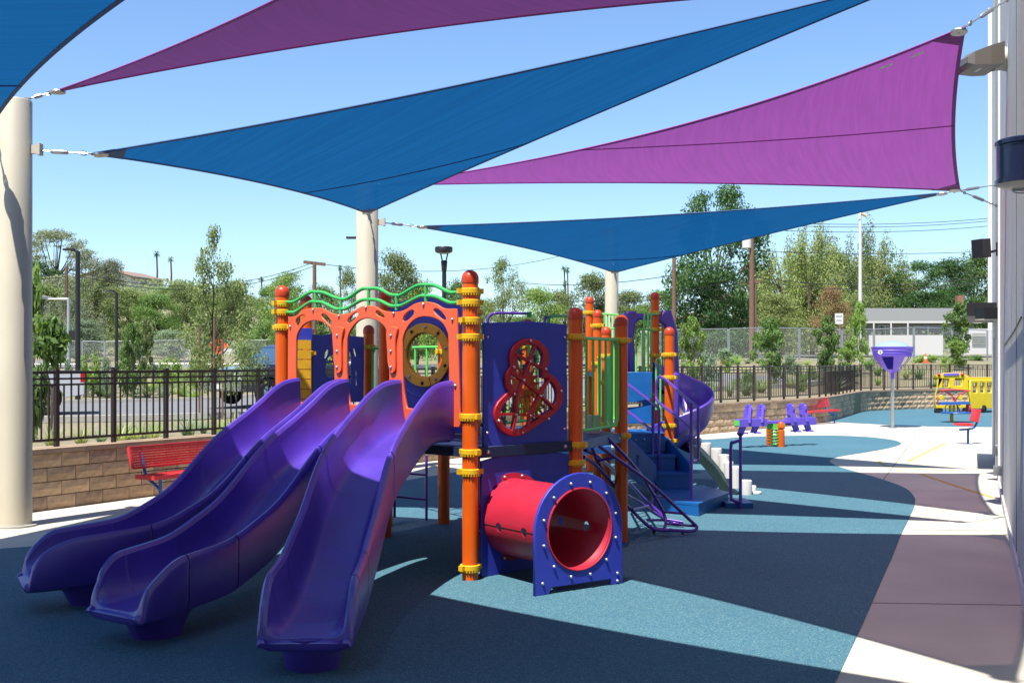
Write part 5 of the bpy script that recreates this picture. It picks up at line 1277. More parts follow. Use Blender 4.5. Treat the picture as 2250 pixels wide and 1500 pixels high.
TREES = [
 (115, 490, 72, 165, 'dome', 'grey', 'large grey-green domed tree on the hill, tallest behind the thick column'),
 (70, 575, 60, 158, 'dense', 'dark', 'dark green tree directly below the grey domed tree'),
 (190, 545, 58, 150, 'sparse', 'grey', 'sparse brownish tree right of the grey domed tree'),
 (243, 563, 34, 150, 'round', 'grey', 'small rounded dusty tree left of the hill house'),
 (95, 620, 70, 112, 'round', 'olive', 'olive tree below the dark tree at the hill foot'),
 (205, 600, 66, 116, 'willow', 'olive', 'drooping olive tree behind the tall black lamp pole'),
 (285, 628, 60, 122, 'round', 'olive', 'olive green tree below the hill house'),
 (345, 640, 50, 112, 'round', 'mid', 'mid green tree under the two palms'),
 (408, 612, 48, 128, 'round', 'olive', 'green tree left of the staked young tree'),
 (170, 700, 62, 92, 'round', 'sage', 'grey-green shrubby tree beside the traffic signal'),
 (292, 715, 52, 96, 'round', 'olive', 'low olive tree behind the chain-link fence, left part'),
 (375, 722, 44, 92, 'round', 'sage', 'low grey-green tree with pale trunk by the white wall'),
 (525, 610, 58, 118, 'round', 'olive', 'dusty green tree right of the staked young tree'),
 (592, 622, 34, 150, 'round', 'mid', 'green tree behind the dark pickup'),
 (636, 590, 46, 135, 'round', 'bright', 'bright green tree left of the T-shaped utility pole'),
 (590, 700, 70, 92, 'willow', 'mid', 'green drooping tree above the dark pickup'),
 (705, 622, 45, 125, 'round', 'mid', 'green tree under the T-shaped utility pole'),
 (765, 590, 40, 92, 'sparse', 'olive', 'pointed tree left of the second column'),
 (868, 545, 58, 78, 'round', 'olive', 'tall pointed pale tree right of the second column'),
 (915, 612, 60, 84, 'round', 'bright', 'yellow-green tree behind the wave handrail'),
 (1000, 610, 46, 110, 'round', 'mid', 'green tree behind the black globe lamp'),
 (1108, 560, 46, 66, 'sparse', 'olive', 'pointed sparse tree between the globe lamp and the farthest column'),
 (1180, 625, 52, 92, 'round', 'bright', 'low bright tree behind the gear board'),
 (1240, 632, 46, 100, 'round', 'olive', 'low olive tree left of the farthest column'),
 (1300, 592, 50, 98, 'round', 'olive', 'tall olive tree just left of the farthest column'),
 (1385, 632, 48, 120, 'round', 'olive', 'olive tree just right of the farthest column'),
 (1450, 632, 44, 118, 'round', 'mid', 'green tree left of the reddish pole'),
 (1576, 404, 82, 82, 'dense', 'dark', 'very tall dark green tree rising behind the far blue sail'),
 (1530, 600, 52, 84, 'dense', 'dark', 'dark shrubby tree at the foot of the very tall tree'),
 (1660, 570, 52, 112, 'round', 'olive', 'green tree behind the brown utility pole'),
 (1718, 520, 78, 92, 'willow', 'willow', 'feathery yellow-green tree right of the brown utility pole'),
 (1785, 480, 66, 90, 'willow', 'willow', 'feathery tree, tallest of the yellow-green group'),
 (1862, 486, 60, 116, 'willow', 'willow', 'feathery yellow-green tree behind the white lamp pole'),
 (1935, 520, 58, 124, 'willow', 'willow', 'feathery yellow-green tree right of the white lamp pole'),
 (1700, 640, 52, 80, 'round', 'willow', 'low yellow-green tree behind the road sign, left side'),
 (1825, 622, 36, 78, 'round', 'rust', 'rust-coloured tree among the yellow-green trees'),
 (1878, 640, 16, 84, 'round', 'willow', 'low yellow-green tree at the end of the grey house roof'),
 (2010, 568, 62, 125, 'dense', 'dark', 'dark green tree above the grey roofed house'),
 (2085, 560, 60, 135, 'round', 'dark', 'dark green tree above the chimney'),
 (2140, 545, 60, 140, 'round', 'mid', 'green tree touching the building edge'),
 (2060, 640, 90, 118, 'dense', 'dark', 'broad dark tree just above the house roof')]
for tr in TREES: tree(*tr)
# more trees that close the gaps on the far slope
for (u, tp, hw, y, k, lf, lab) in ((460, 655, 60, 140, 'round', 'mid', 'green tree on the slope behind the staked young tree'), (20, 640, 60, 120, 'round', 'mid', 'green tree hidden mostly by the thick column'), (1070, 655, 60, 120, 'round', 'mid', 'green tree left of the pointed sparse tree'), (820, 650, 50, 125, 'round', 'mid', 'green tree hidden mostly by the second column'), (950, 660, 60, 140, 'round', 'olive', 'olive tree behind the arch board'), (1340, 665, 50, 150, 'round', 'mid', 'green tree hidden mostly by the farthest column'), (1610, 640, 50, 90, 'dense', 'dark', 'dark tree between the very tall tree and the brown pole'), (1770, 640, 50, 100, 'round', 'willow', 'yellow-green tree behind the road sign'), (660, 660, 60, 140, 'round', 'olive', 'olive tree behind the left arch'), (130, 600, 60, 132, 'round', 'grey', 'grey-green tree between the lamp pole and the thick column'), (255, 640, 58, 175, 'round', 'mid', 'green tree just left of the hill house'), (320, 655, 56, 190, 'round', 'olive', 'olive tree directly below the hill house wall'), (385, 630, 50, 210, 'round', 'mid', 'green tree on the crest right of the palms'), (430, 640, 54, 170, 'round', 'olive', 'olive tree on the crest behind the young tree'), (500, 632, 50, 190, 'round', 'mid', 'green tree on the crest right of the young tree'), (150, 640, 60, 100, 'willow', 'grey', 'drooping grey tree behind the traffic signal arm'), (1750, 560, 60, 110, 'round', 'willow', 'rounded yellow-green tree behind the feathery ones, left'), (1830, 545, 66, 112, 'round', 'olive', 'rounded olive tree behind the feathery ones, middle'), (1915, 560, 60, 126, 'round', 'willow', 'rounded yellow-green tree behind the feathery ones, right'), (1420, 668, 60, 140, 'round', 'olive', 'olive tree low behind the purple hood'), (1005, 668, 60, 150, 'round', 'olive', 'olive tree low behind the tallest orange post'), (1150, 690, 60, 80, 'round', 'mid', 'low green tree behind the grab rail')):
    tree(u, tp, hw, y, k, lf, lab)
# staked young tree
g = gp(466, 30)
ty = tree(470, 492, 112, 30, 'cone', 'olive', 'young staked tree standing in the bed left of the dark pickup', None, name='young_tree')
for u, v0 in ((438, 720), (489, 745), (471, 700)):
    m = MB(); p = gp(u, 29.6); m.tube([p, Vector((p.x, p.y, zpx(v0, 29.6)))], .028, 7); obj('stake', m, M['wood'], ty)
# young trees along the right fence
for (u, tp, hw, y, k, lf, lab) in ((1522, 690, 36, 38, 'young', 'bright', 'young leafy tree right of the spiral slide'), (1690, 690, 42, 42, 'young', 'mid', 'young leafy tree behind the fence between two utility poles'), (1815, 690, 36, 47, 'young', 'mid', 'young leafy tree below the road sign'), (1888, 655, 24, 50, 'young', 'bright', 'slim young tree at the foot of the white lamp pole'), (2110, 655, 36, 54, 'young', 'mid', 'young tree in front of the white house wall'), (1865, 745, 26, 45, 'young', 'bright', 'short bushy tree left of the purple funnel'), (2100, 745, 30, 52, 'young', 'bright', 'low sapling above the toy bus'), (290, 705, 30, 46, 'young', 'mid', 'slim sapling in the bed beyond the driveway'), (745, 690, 40, 60, 'young', 'mid', 'small tree seen through the middle arch'), (322, 690, 22, 48, 'young', 'olive', 'slim sapling behind the second black lamp pole')):
    tree(u, tp, hw, y, k, lf, lab, 'young trees near the fence', name='young_tree')

# shrubs
def shrubmesh(seed, n, size, kind='ball'):
    r = random.Random(seed); cl = []
    for _ in range(16):
        a = r.uniform(0, 6.28); q = r.random()**.5*.33; cl.append(((q*math.cos(a), q*math.sin(a), r.uniform(.2, .75)), (1, 1, 1), r.uniform(.14, .26)))
    vs, fs = leafset(r, cl, n, size, 2.0); m = MB(); m.add(vs, fs); return m.mesh('foliage')
SH = [shrubmesh(300+i, 1500, .05) for i in range(3)]; BIGL = [shrubmesh(320+i, 620, .105) for i in range(2)]
def tuftmesh(seed, n=80, w=.012):
    r = random.Random(seed); m = MB()
    for _ in range(n):
        a = r.uniform(0, 6.28); l = r.uniform(.55, 1.05); b = r.uniform(.25, 1.1); d = Vector((math.cos(a), math.sin(a), 0)); s = Vector((-d.y, d.x, 0))*w; o = d*r.uniform(0, .08)
        p = [o+d*(b*t*t*l)+Vector((0, 0, l*(t-.28*b*t*t))) for t in (0, .4, .75, 1)]
        m.add([p[0]-s, p[0]+s, p[1]-s, p[1]+s, p[2]-s*.7, p[2]+s*.7, p[3]], [(0, 1, 3, 2), (2, 3, 5, 4), (4, 5, 6)])
    return m.mesh('blades')
TF = [tuftmesh(400+i) for i in range(3)]
def plant(name, p, meshes, leaf, sx, sz, lab, cat='shrub', group=None):
    me = R.choice(meshes); key = (me.name, leaf)
    if key not in CM: c = me.copy(); c.materials.clear(); c.materials.append(L[leaf]); CM[key] = c
    o = bpy.data.objects.new(name, CM[key]); COL.objects.link(o); o.location = p; o.scale = (sx, sx, sz); o.rotation_euler = (0, 0, R.uniform(0, 6.28))
    o['label'] = lab; o['category'] = cat
    if group: o['group'] = group
    return o
for (u, y, hw, tp, lf, lab) in ((195, 47, 24, 772, 'bright', 'round bright shrub beside the tall black lamp pole'), (232, 50, 16, 785, 'sage', 'small grey-green shrub right of the tall black lamp pole'), (375, 50, 28, 780, 'bright', 'wide bright shrub left of the staked young tree'), (345, 53, 16, 792, 'sage', 'small sage shrub left of the wide bright shrub'), (425, 52, 16, 788, 'bright', 'small bright shrub under the staked young tree'), (505, 54, 12, 795, 'sage', 'small sage shrub at the pickup bonnet'), (118, 44, 18, 785, 'mid', 'dark round shrub near the white pickup'), (280, 47, 26, 752, 'mid', 'dark green shrub beyond the driveway at the sapling foot'), (152, 48, 14, 790, 'sage', 'grey shrub at the traffic signal foot'), (480, 62, 14, 775, 'bright', 'yellow-green shrub behind the staked young tree'),
   (1940, 60, 26, 762, 'sage', 'grassy grey-green shrub right of the purple funnel'), (2030, 62, 30, 778, 'bright', 'low green shrub in front of the white wall'), (2140, 66, 18, 778, 'mid', 'low shrub beside the building edge'), (1560, 45, 22, 770, 'sage', 'sage shrub behind the fence right of the spiral slide'), (1740, 50, 22, 775, 'sage', 'sage shrub between two young trees'), (1785, 46, 14, 800, 'bright', 'tiny bright shrub behind the fence, under the road sign'), (1640, 38, 18, 812, 'mid', 'small dark shrub low behind the fence'), (1760, 38, 16, 822, 'bright', 'small bright shrub low behind the fence'), (1600, 60, 30, 765, 'sage', 'pale sage shrub at the chain-link panels')):
    p = gp(u, y); H = zpx(tp, y)-p.z; plant('shrub', p-Vector((0, 0, .1)), SH, lf, hw*2/2500*y*1.1, H*1.12+.1, lab)
# big-leaved shrubs against the first fence bays
for (u, y, hw, z0, hh, lab) in ((74, 16.6, 26, 0, 1.25, 'low large-leaved shrub behind the fence at the thick column'), (112, 17.2, 40, .95, 1.05, 'large-leaved branches reaching over the fence beside the white pickup'), (70, 17.6, 24, 1.3, 1.5, 'tall large-leaved branches just right of the thick column')):
    p = gp(u, y); t = thing('leafy_plant', lab, 'plant', p); fo_ = plant('foliage', Vector((0, 0, z0)), BIGL, 'mid' if z0 < 1 else 'bright', hw*2/2500*y*1.1, hh, ''); fo_.parent = t
    for k_ in ('label', 'category'): del fo_[k_]
    for j_ in range(3): m = MB(); m.tube([p, p+Vector((R.uniform(-.08, .08), 0, (z0+hh*.5)*.5)), p+Vector((R.uniform(-.2, .2), 0, z0+hh*.55))], [.018, .014, .007], 6); obj('stem', m, M['trunk'], t)
n_t = 0
for i in range(75):
    dd = R.uniform(.6, 17); q, a_ = WP.at(4+dd, .7+R.random()**1.2*2.6); z_ = zt(q.x, q.y)
    plant('grass_tuft', Vector((q.x, q.y, z_-.03)), TF, R.choice(('grass', 'grass', 'sage', 'bright')), R.uniform(.35, .6), R.uniform(.28, .55), 'spiky pale grass clump in the bed just behind the fence', 'grass', 'spiky grass clumps behind the left fence')
for i in range(60):
    y = R.uniform(44.5, 62); u = R.uniform(60, 600); p = gp(u, y)
    plant('grass_tuft', p-Vector((0, 0, .05)), TF, R.choice(('grass', 'sage', 'bright')), R.uniform(.7, 1.2), R.uniform(.6, 1.1), 'pale tuft in the planted bed beyond the driveway', 'grass', 'tufts in the bed beyond the driveway')
for i in range(70):
    u = R.uniform(1500, 2165); y = R.uniform(33, 60)
    x = (u-1125)/2500*y; r0 = rwall(math.atan2(x, y)) or 40
    if math.hypot(x, y) < r0+1.0: continue
    plant('grass_tuft', gp(u, y)-Vector((0, 0, .05)), TF, R.choice(('grass', 'sage', 'bright', 'mid')), R.uniform(.5, 1.0), R.uniform(.35, .8), 'small dry tuft on the gravel slope behind the right fence', 'grass', 'tufts on the slope behind the right fence')
# understory on the far slopes: one mass nobody could count
m = MB(); rr = random.Random(9); vs = []; fs = []
for i in range(60000):
    u = rr.uniform(-60, 2200); y = rr.choice((rr.uniform(96, 150), rr.uniform(120, 330)))
    x = (u-1125)/2500*y; g_ = zt(x, y); s = y*.0007*rr.uniform(.7, 1.6); p = Vector((x, y, g_+rr.random()**1.8*min(y*.02, 3.2)))
    nrm = Vector((rr.uniform(-1, 1), rr.uniform(-1.4, .2), rr.uniform(0, 1.2))).normalized(); t_ = nrm.cross(Vector((rr.uniform(-1, 1), rr.uniform(-1, 1), 1))).normalized(); b_ = nrm.cross(t_); o = len(vs)
    vs += [p-t_*s*1.4, p+b_*s, p+t_*s*1.4, p-b_*s]; fs.append((o, o+1, o+2, o+3))
m.add(vs, fs); o = obj('undergrowth', m, L['olive'], kind='stuff'); o['label'] = 'olive undergrowth covering the far slopes'; o['category'] = 'undergrowth'

# ---- palms
def palm(u, top, y, lab):
    g = gp(u, y); zt_ = zpx(top, y); t = thing('palm_tree', lab, 'palm', g, 'tall thin palms on the skyline')
    m = MB(); m.tube([Vector((g.x, g.y, g.z-1)), Vector((g.x+.2, g.y, (g.z+zt_)/2)), Vector((g.x, g.y, zt_))], [.32, .24, .2], 7); obj('trunk', m, M['trunk'], t)
    m = MB(); rr = random.Random(u); c = Vector((g.x, g.y, zt_))
    for i in range(46):
        a = rr.uniform(0, 6.28); e = rr.uniform(-.9, 1.0); l = y*.0042*rr.uniform(.7, 1.1); d = Vector((math.cos(a)*math.cos(e), math.sin(a)*math.cos(e), math.sin(e))); s = d.cross(Vector((0, 0, 1))).normalized()*l*.09
        p1 = c+d*l*.6; p2 = c+d*l-Vector((0, 0, l*.28)); m.add([c, p1-s, p1+s, p2], [(0, 1, 3, 2)])
    obj('crown', m, L['dark'], t)
for (u, top, y, lab) in ((344, 556, 300, 'tall palm right of the hill house, taller of the pair'), (375, 568, 300, 'tall palm right of the hill house, shorter of the pair'), (747, 588, 290, 'palm left of the second column'), (1240, 588, 340, 'thin palm left of the farthest column, leftmost of two'), (1247, 592, 345, 'thin palm left of the farthest column, rightmost of two'), (1242, 622, 300, 'short palm below the two thin palms'), (574, 612, 320, 'small palm on the skyline left of the bright green tree')):
    palm(u, top, y, lab)

# ---- poles, lamps and wires
def pole(name, lab, cat, u, vt, y, r0, r1, m_, extra=None, group=None):
    g = gp(u, y); t = thing(name, lab, cat, g, group)
    mm = MB(); mm.tube([g-Vector((0, 0, .5)), Vector((g.x, g.y, zpx(vt, y)))], [r0, r1], 12); obj('pole', mm, m_, t, smooth=True); return t
t = pole('lamp_post', 'tall black lamp post with short arm left of the hill house', 'lamp post', 171, 552, 45, .11, .09, M['black'])
m = MB(); m.tube([P(171, 556, 45), P(166, 550, 45), P(155, 549, 45)], [.07, .06, .05], 8); obj('arm', m, M['black'], t)
m = MB(); m.box(P(153, 548.5, 45), (.45, .3, .07)); obj('lamp_head', m, M['black'], t)
t = pole('lamp_post', 'second black lamp post, shorter and farther along the driveway', 'lamp post', 256, 643, 62, .10, .08, M['black'])
m = MB(); m.tube([P(256, 645, 62), P(252, 640, 62), P(246, 639, 62)], [.07, .06, .05], 8); m.box(P(244, 639, 62), (.4, .3, .06)); obj('arm', m, M['black'], t)
t = pole('lamp_post', 'dark lamp post hidden behind the second column but for its head', 'lamp post', 795, 524, 45, .10, .08, M['black'])
m = MB(); m.tube([P(795, 526, 45), P(785, 522, 45), P(772, 522, 45)], [.06, .05, .04], 8); m.box(P(773, 522.5, 45), (.42, .3, .07)); obj('arm', m, M['black'], t)
# globe lamp
y = 26; t = pole('lamp_post', 'black garden lamp with round flat top behind the arch board', 'lamp post', 976, 600, y, .05, .05, M['black'])
c = P(975, 548, y); kx = y/2500
m = MB(); m.lathe((c.x, c.y, 0), [(.001, zpx(556, y)), (.15, zpx(556, y)), (.20, zpx(553, y)), (.205, zpx(545, y)), (.19, zpx(542.5, y)), (.001, zpx(541.5, y))], 28); obj('lamp_head', m, M['black'], t, smooth=True)
m = MB(); m.lathe((c.x, c.y, 0), [(.12, zpx(557, y)), (.14, zpx(555.8, y))], 24); obj('lens', m, M['lens'], t)
for s in (-1, 1): m = MB(); m.tube([P(976+s*8, 556, y), P(976+s*3, 578, y)], .018, 6); obj('strut', m, M['black'], t)
m = MB(); m.lathe((c.x+.01, c.y, 0), [(.045, zpx(600, y)), (.06, zpx(592, y)), (.075, zpx(574, y)), (.05, zpx(572, y))], 14); obj('collar', m, M['black'], t)
# T pole
t = pole('utility_pole', 'grey T-shaped utility pole above the left arches', 'utility pole', 691, 575, 110, .22, .18, M['wood'])
m = MB(); m.beam(P(667, 575.5, 110), P(715, 581, 110), .25, .3); obj('crossarm', m, M['wood'], t)
t = pole('utility_pole', 'brown utility pole with white transformer right of the very tall tree', 'utility pole', 1652, 462, 72, .20, .14, M['wood'])
m = MB(); m.lathe(P(1641, 545, 72), [(.001, 0), (.30, 0), (.30, .8), (.001, .85)], 14); obj('transformer', m, M['white'], t, smooth=True)
m = MB(); m.beam(P(1645, 620, 72), P(1670, 618, 72), .15, .2); m.tube([P(1660, 622, 72), P(1661, 740, 72)], .06, 6); obj('crossarm', m, M['wood'], t)
pole('utility_pole', 'plain reddish pole rising left of the very tall tree', 'utility pole', 1481, 560, 62, .13, .10, M['wood'])
t = pole('lamp_post', 'tall white lamp post with a small angled head among the yellow-green trees', 'lamp post', 1890, 482, 62, .11, .08, M['white'])
m = MB(); m.tube([P(1889, 482, 62), P(1889, 472, 62), P(1894, 467, 62)], [.1, .1, .08], 10); m.box(P(1898, 471, 62), (.35, .3, .12), m=Matrix.Rotation(.5, 3, 'Y')); obj('lamp_head', m, M['lens'], t)
t = pole('traffic_signal', 'pale green traffic signal pole with a mast arm left of the tall black lamp', 'traffic signal', 151, 655, 74, .13, .10, mat('pale_green_pole', (.34, .42, .40), .5))
m = MB(); m.tube([P(151, 657, 74), P(106, 657, 74)], [.08, .05], 8); obj('mast_arm', m, M['white'], t)
m = MB(); m.box(P(160, 737, 73.6), (.42, .35, .62)); obj('signal_head', m, M['black'], t)
pole('utility_pole', 'dark pole behind the traffic signal', 'utility pole', 146, 585, 98, .16, .13, M['wood'])
t = pole('road_sign', 'white rectangular road sign on a post in front of the yellow-green trees', 'sign', 1845, 688, 66, .03, .03, M['steel'])
m = MB(); m.box(P(1843.5, 700, 65.9), (.48, .02, .62)); obj('sign_panel', m, M['white'], t)
m = MB(); m.box(P(1843.5, 694, 65.88), (.36, .01, .05)); obj('lettering', m, M['grey'], t); m = MB(); m.box(P(1843.5, 703, 65.88), (.30, .01, .04)); obj('lettering', m, M['grey'], t)
# wires
wr_ = thing('power_line', 'thin power lines running between the poles across the background', 'wires', P(1652, 610, 72), None)
def wire_(a, b, sagm, r_=.022):
    m = MB(); m.tube([a.lerp(b, i/16)-Vector((0, 0, sagm*4*(i/16)*(1-i/16))) for i in range(17)], r_, 4, cap=False); obj('wire', m, M['blk'], wr_)
for dv in (0, 9):
    wire_(P(1652, 608+dv, 72), P(2170, 607+dv*1.1, 72), .55); wire_(P(1652, 608+dv, 72), P(1150, 655+dv, 110), .8, .028)
for v in (482, 488, 499): wire_(P(1652, v+4, 72), P(2170, v-2, 80), .3, .018)
wire_(P(1652, 550, 72), P(2170, 552, 76), .2, .018); wire_(P(1652, 570, 72), P(1100, 615, 120), 1.0, .028)
for dv in (0, 8): wire_(P(146, 590+dv, 98), P(691, 576+dv, 110), 1.9, .03); wire_(P(146, 600+dv, 98), P(-60, 585+dv, 90), .4, .03)
wire_(P(691, 578, 110), P(1240, 560, 150), 1.4, .03)

# ---- fences of wire panels
def chain(m_): 
    m = bpy.data.materials.new(m_); m.use_nodes = True; t = m.node_tree; b = t.nodes['Principled BSDF']; out = t.nodes['Material Output']
    b.inputs['Base Color'].default_value = (.42, .43, .42, 1); b.inputs['Roughness'].default_value = .5
    tp = t.nodes.new('ShaderNodeBsdfTransparent'); mx = t.nodes.new('ShaderNodeMixShader')
    tc = t.nodes.new('ShaderNodeTexCoord'); mp = t.nodes.new('ShaderNodeMapping'); mp.inputs['Rotation'].default_value = (0, math.radians(45), 0)
    ck = t.nodes.new('ShaderNodeSeparateXYZ'); t.links.new(tc.outputs['Object'], mp.inputs[0]); t.links.new(mp.outputs[0], ck.inputs[0])
    ms = []
    for k in ('X', 'Z'):
        a = t.nodes.new('ShaderNodeMath'); a.operation = 'MULTIPLY'; a.inputs[1].default_value = 14; t.links.new(ck.outputs[k], a.inputs[0])
        f = t.nodes.new('ShaderNodeMath'); f.operation = 'FRACT'; t.links.new(a.outputs[0], f.inputs[0])
        g_ = t.nodes.new('ShaderNodeMath'); g_.operation = 'LESS_THAN'; g_.inputs[1].default_value = .08; t.links.new(f.outputs[0], g_.inputs[0]); ms.append(g_)
    q = t.nodes.new('ShaderNodeMath'); q.operation = 'MAXIMUM'; t.links.new(ms[0].outputs[0], q.inputs[0]); t.links.new(ms[1].outputs[0], q.inputs[1])
    t.links.new(q.outputs[0], mx.inputs[0]); t.links.new(tp.outputs[0], mx.inputs[1]); t.links.new(b.outputs[0], mx.inputs[2]); t.links.new(mx.outputs[0], out.inputs[0]); return m
M['chain'] = chain('chain_link_mesh')
def chainfence(lab, us, y0, y1, h, dark=None):
    n = len(us)-1; t = thing('chain_link_fence', lab, 'fence', gp(us[0], y0), None)
    for i in range(n+1):
        y = y0+(y1-y0)*i/n; p = gp(us[i], y); m = MB(); m.tube([p, p+Vector((0, 0, h))], .04, 6); obj('post', m, M['steel'], t)
        if i < n:
            yb_ = y0+(y1-y0)*(i+1)/n; q = gp(us[i+1], yb_); a = p.lerp(q, .02); b = p.lerp(q, .98)
            m = MB(); m.tube([a+Vector((0, 0, .1)), a+Vector((0, 0, h-.08)), a.lerp(b, .01)+Vector((0, 0, h)), a.lerp(b, .99)+Vector((0, 0, h)), b+Vector((0, 0, h-.08)), b+Vector((0, 0, .1)), a+Vector((0, 0, .1))], .028, 6); obj('panel_frame', m, M['steel'], t)
            m = MB(); m.add([a+Vector((0, 0, .1)), b+Vector((0, 0, .1)), b+Vector((0, 0, h)), a+Vector((0, 0, h))], [(0, 1, 2, 3)]); obj('wire_mesh', m, M['chain'], t)
            if dark and i in dark:
                m = MB(); m.add([a+Vector((0, .06, .1)), b+Vector((0, .06, .1)), b+Vector((0, .06, h-.1)), a+Vector((0, .06, h-.1))], [(0, 1, 2, 3)]); obj('screen', m, M['shade'], t)
chainfence('temporary chain-link fence panels behind the right part of the yard', [1410, 1505, 1601, 1665, 1756, 1850, 1920, 2008, 2092, 2170], 64, 66, 1.85)
chainfence('chain-link fence along the road behind the driveway bed', [60, 181, 230, 310, 405, 480, 540, 610, 700, 800], 88, 90, 1.9)
# hedge behind right fence
m = MB(); rr = random.Random(5); cl = [(((u-1125)/2500*74, 74+rr.uniform(-.4, .4), zt((u-1125)/2500*74, 74)+.9), (1, .5, .9), 1.15) for u in range(1470, 1640, 14)]
vs, fs = leafset(rr, cl, 9000, .10); m.add(vs, fs); o = obj('hedge', m, L['dark']); o['label'] = 'long clipped dark hedge behind the chain-link panels'; o['category'] = 'hedge'
# low walls
def lowwall(lab, u0, u1, y0, y1, vt, vb, m_, th_=.2):
    a = gp(u0, y0); b = gp(u1, y1); za = zpx(vt, (y0+y1)/2); m = MB(); m.prism([(a.x, a.y), (b.x, b.y), (b.x, b.y+th_), (a.x, a.y+th_)], min(a.z, b.z)-.5, za)
    o = obj('garden_wall', m, m_); o['label'] = lab; o['category'] = 'wall'; 
    return o
lowwall('long white garden wall in front of the grey roofed house', 1910, 2072, 92, 92, 736, 775, M['housew'])
lowwall('white garden wall piece behind the staked young tree', 355, 445, 104, 104, 762, 790, M['housew'])
lowwall('short white garden wall behind the dark pickup', 480, 535, 104, 104, 766, 790, M['housew'])
# ---- houses
def house(name, lab, u0, u1, y0, y1, ve, vr, depth, wm, rm, wins=(), over=.5, gable=False):
    """front wall from pixel u0 (depth y0) to u1 (depth y1); eaves at ve, ridge at vr"""
    a = gp(u0, y0); b = gp(u1, y1); d = (b-a); d.z = 0; d.normalize(); n = Vector((-d.y, d.x, 0)); ym = (y0+y1)/2
    zb = min(a.z, b.z)-1.0; ze = zpx(ve, ym); zr = zpx(vr, ym+depth/2)
    a = Vector((a.x, a.y, 0)); b = Vector((b.x, b.y, 0)); t = thing(name, lab, 'house', Vector((a.x, a.y, zb+1)))
    m = MB(); c, e = b+n*depth, a+n*depth
    m.prism([(a.x, a.y), (b.x, b.y), (c.x, c.y), (e.x, e.y)], zb, ze); obj('wall', m, wm, t)
    z_ = Vector((0, 0, 1)); o = over
    A, B, C_, D = a-d*o-n*o, b+d*o-n*o, c+d*o+n*o, e-d*o+n*o; r0, r1 = (A+D)/2, (B+C_)/2
    m = MB(); zs = ze-.05
    vs = [A+z_*zs, B+z_*zs, C_+z_*zs, D+z_*zs, r0+z_*zr, r1+z_*zr, A+z_*(zs+.18), B+z_*(zs+.18), C_+z_*(zs+.18), D+z_*(zs+.18), r0+z_*(zr+.18), r1+z_*(zr+.18)]
    m.add(vs, [(6, 7, 11, 10), (8, 9, 10, 11), (0, 1, 7, 6), (2, 3, 9, 8), (0, 4, 5, 1), (2, 5, 4, 3), (1, 5, 11, 7), (5, 2, 8, 11), (0, 6, 10, 4), (4, 10, 9, 3)]); rf = obj('roof', m, rm, t)
    m = MB(); m.beam(A+z_*(zs+.06), B+z_*(zs+.06), .08, .2); obj('fascia', m, M['housew'], rf)
    g = MB(); ze2 = ze+.02
    if gable is None: return t, (a, b, c, e, zr)
    g.add([a+z_*ze2, e+z_*ze2, (a+e)/2+z_*(zr-.1)], [(0, 1, 2)]); obj('gable', g, wm, t)
    g = MB(); g.add([b+z_*ze2, c+z_*ze2, (b+c)/2+z_*(zr-.1)], [(0, 2, 1)]); obj('gable', g, wm, t)
    Lw = (b-a).length
    for (s0, s1, v0, v1) in wins:
        p0 = a+d*Lw*s0-n*.06; p1 = a+d*Lw*s1-n*.06; z0_, z1_ = zpx(v1, ym), zpx(v0, ym)
        m = MB(); q = (p0+p1)/2; m.box(q+z_*(z0_+z1_)/2, ((p1-p0).length, .08, z1_-z0_), rz=math.atan2(d.y, d.x)); w = obj('window', m, M['housew'], t)
        m = MB(); hw_ = (p1-p0).length/2
        for s in (-.5, .5): m.box(q-n*.05+d*hw_*s+z_*(z0_+z1_)/2, (hw_*.86, .04, (z1_-z0_)*.84), rz=math.atan2(d.y, d.x))
        obj('pane', m, M['glass'], w)
    return t, (a, b, c, e, zr)
h1, q1 = house('house', 'long low house with grey roof behind the white garden wall', 1910, 2140, 104, 104, 708, 681, 9, M['houseg'], M['roof'], [(.08, .22, 714, 742), (.42, .70, 716, 742), (.76, .86, 716, 742)])
m = MB(); p = gp(2108, 109); m.box((p.x, p.y, zpx(668, 109)), (.6, .6, 1.6)); obj('chimney', m, mat('red_brick_chimney', (.34, .15, .10), .9), h1)
for u in (1920, 1958, 1995): m = MB(); m.tube([Vector((gp(u, 102.6).x, 102.6, 1.5)), Vector((gp(u, 102.6).x, 102.6, zpx(708, 102.6)))], .07, 6); obj('porch_post', m, M['white'], h1)
house('house', 'white house with brown roof half hidden by the very tall tree', 1618, 1700, 100, 108, 722, 697, 8, M['housew'], M['roofb'], [(.3, .45, 728, 742)])
house('house', 'small house with brown roof behind the reddish pole', 1425, 1508, 104, 100, 728, 700, 8, M['housew'], M['roofb'])
vw = lowwall('tall white wall with a louvred vent beside the building edge', 2118, 2190, 92, 92, 722, 790, M['housew'])
for k_ in range(5): m = MB(); m.beam(P(2136, 734+k_*5, 91.9), P(2166, 734+k_*5, 91.9), .06, .11); obj('louvre', m, M['houseg'], vw)
house('hill_house', 'pale gabled house on the hilltop left of the palms', 288, 357, 285, 300, 613, 600, 14, M['stucco2'], M['roofb'], [(.30, .48, 618, 628)], 1.5)
house('hill_house', 'grey house with stairs among the trees beside the thick column', 55, 104, 105, 108, 655, 640, 8, M['roof'], M['roof'], [(.6, .8, 660, 672)])
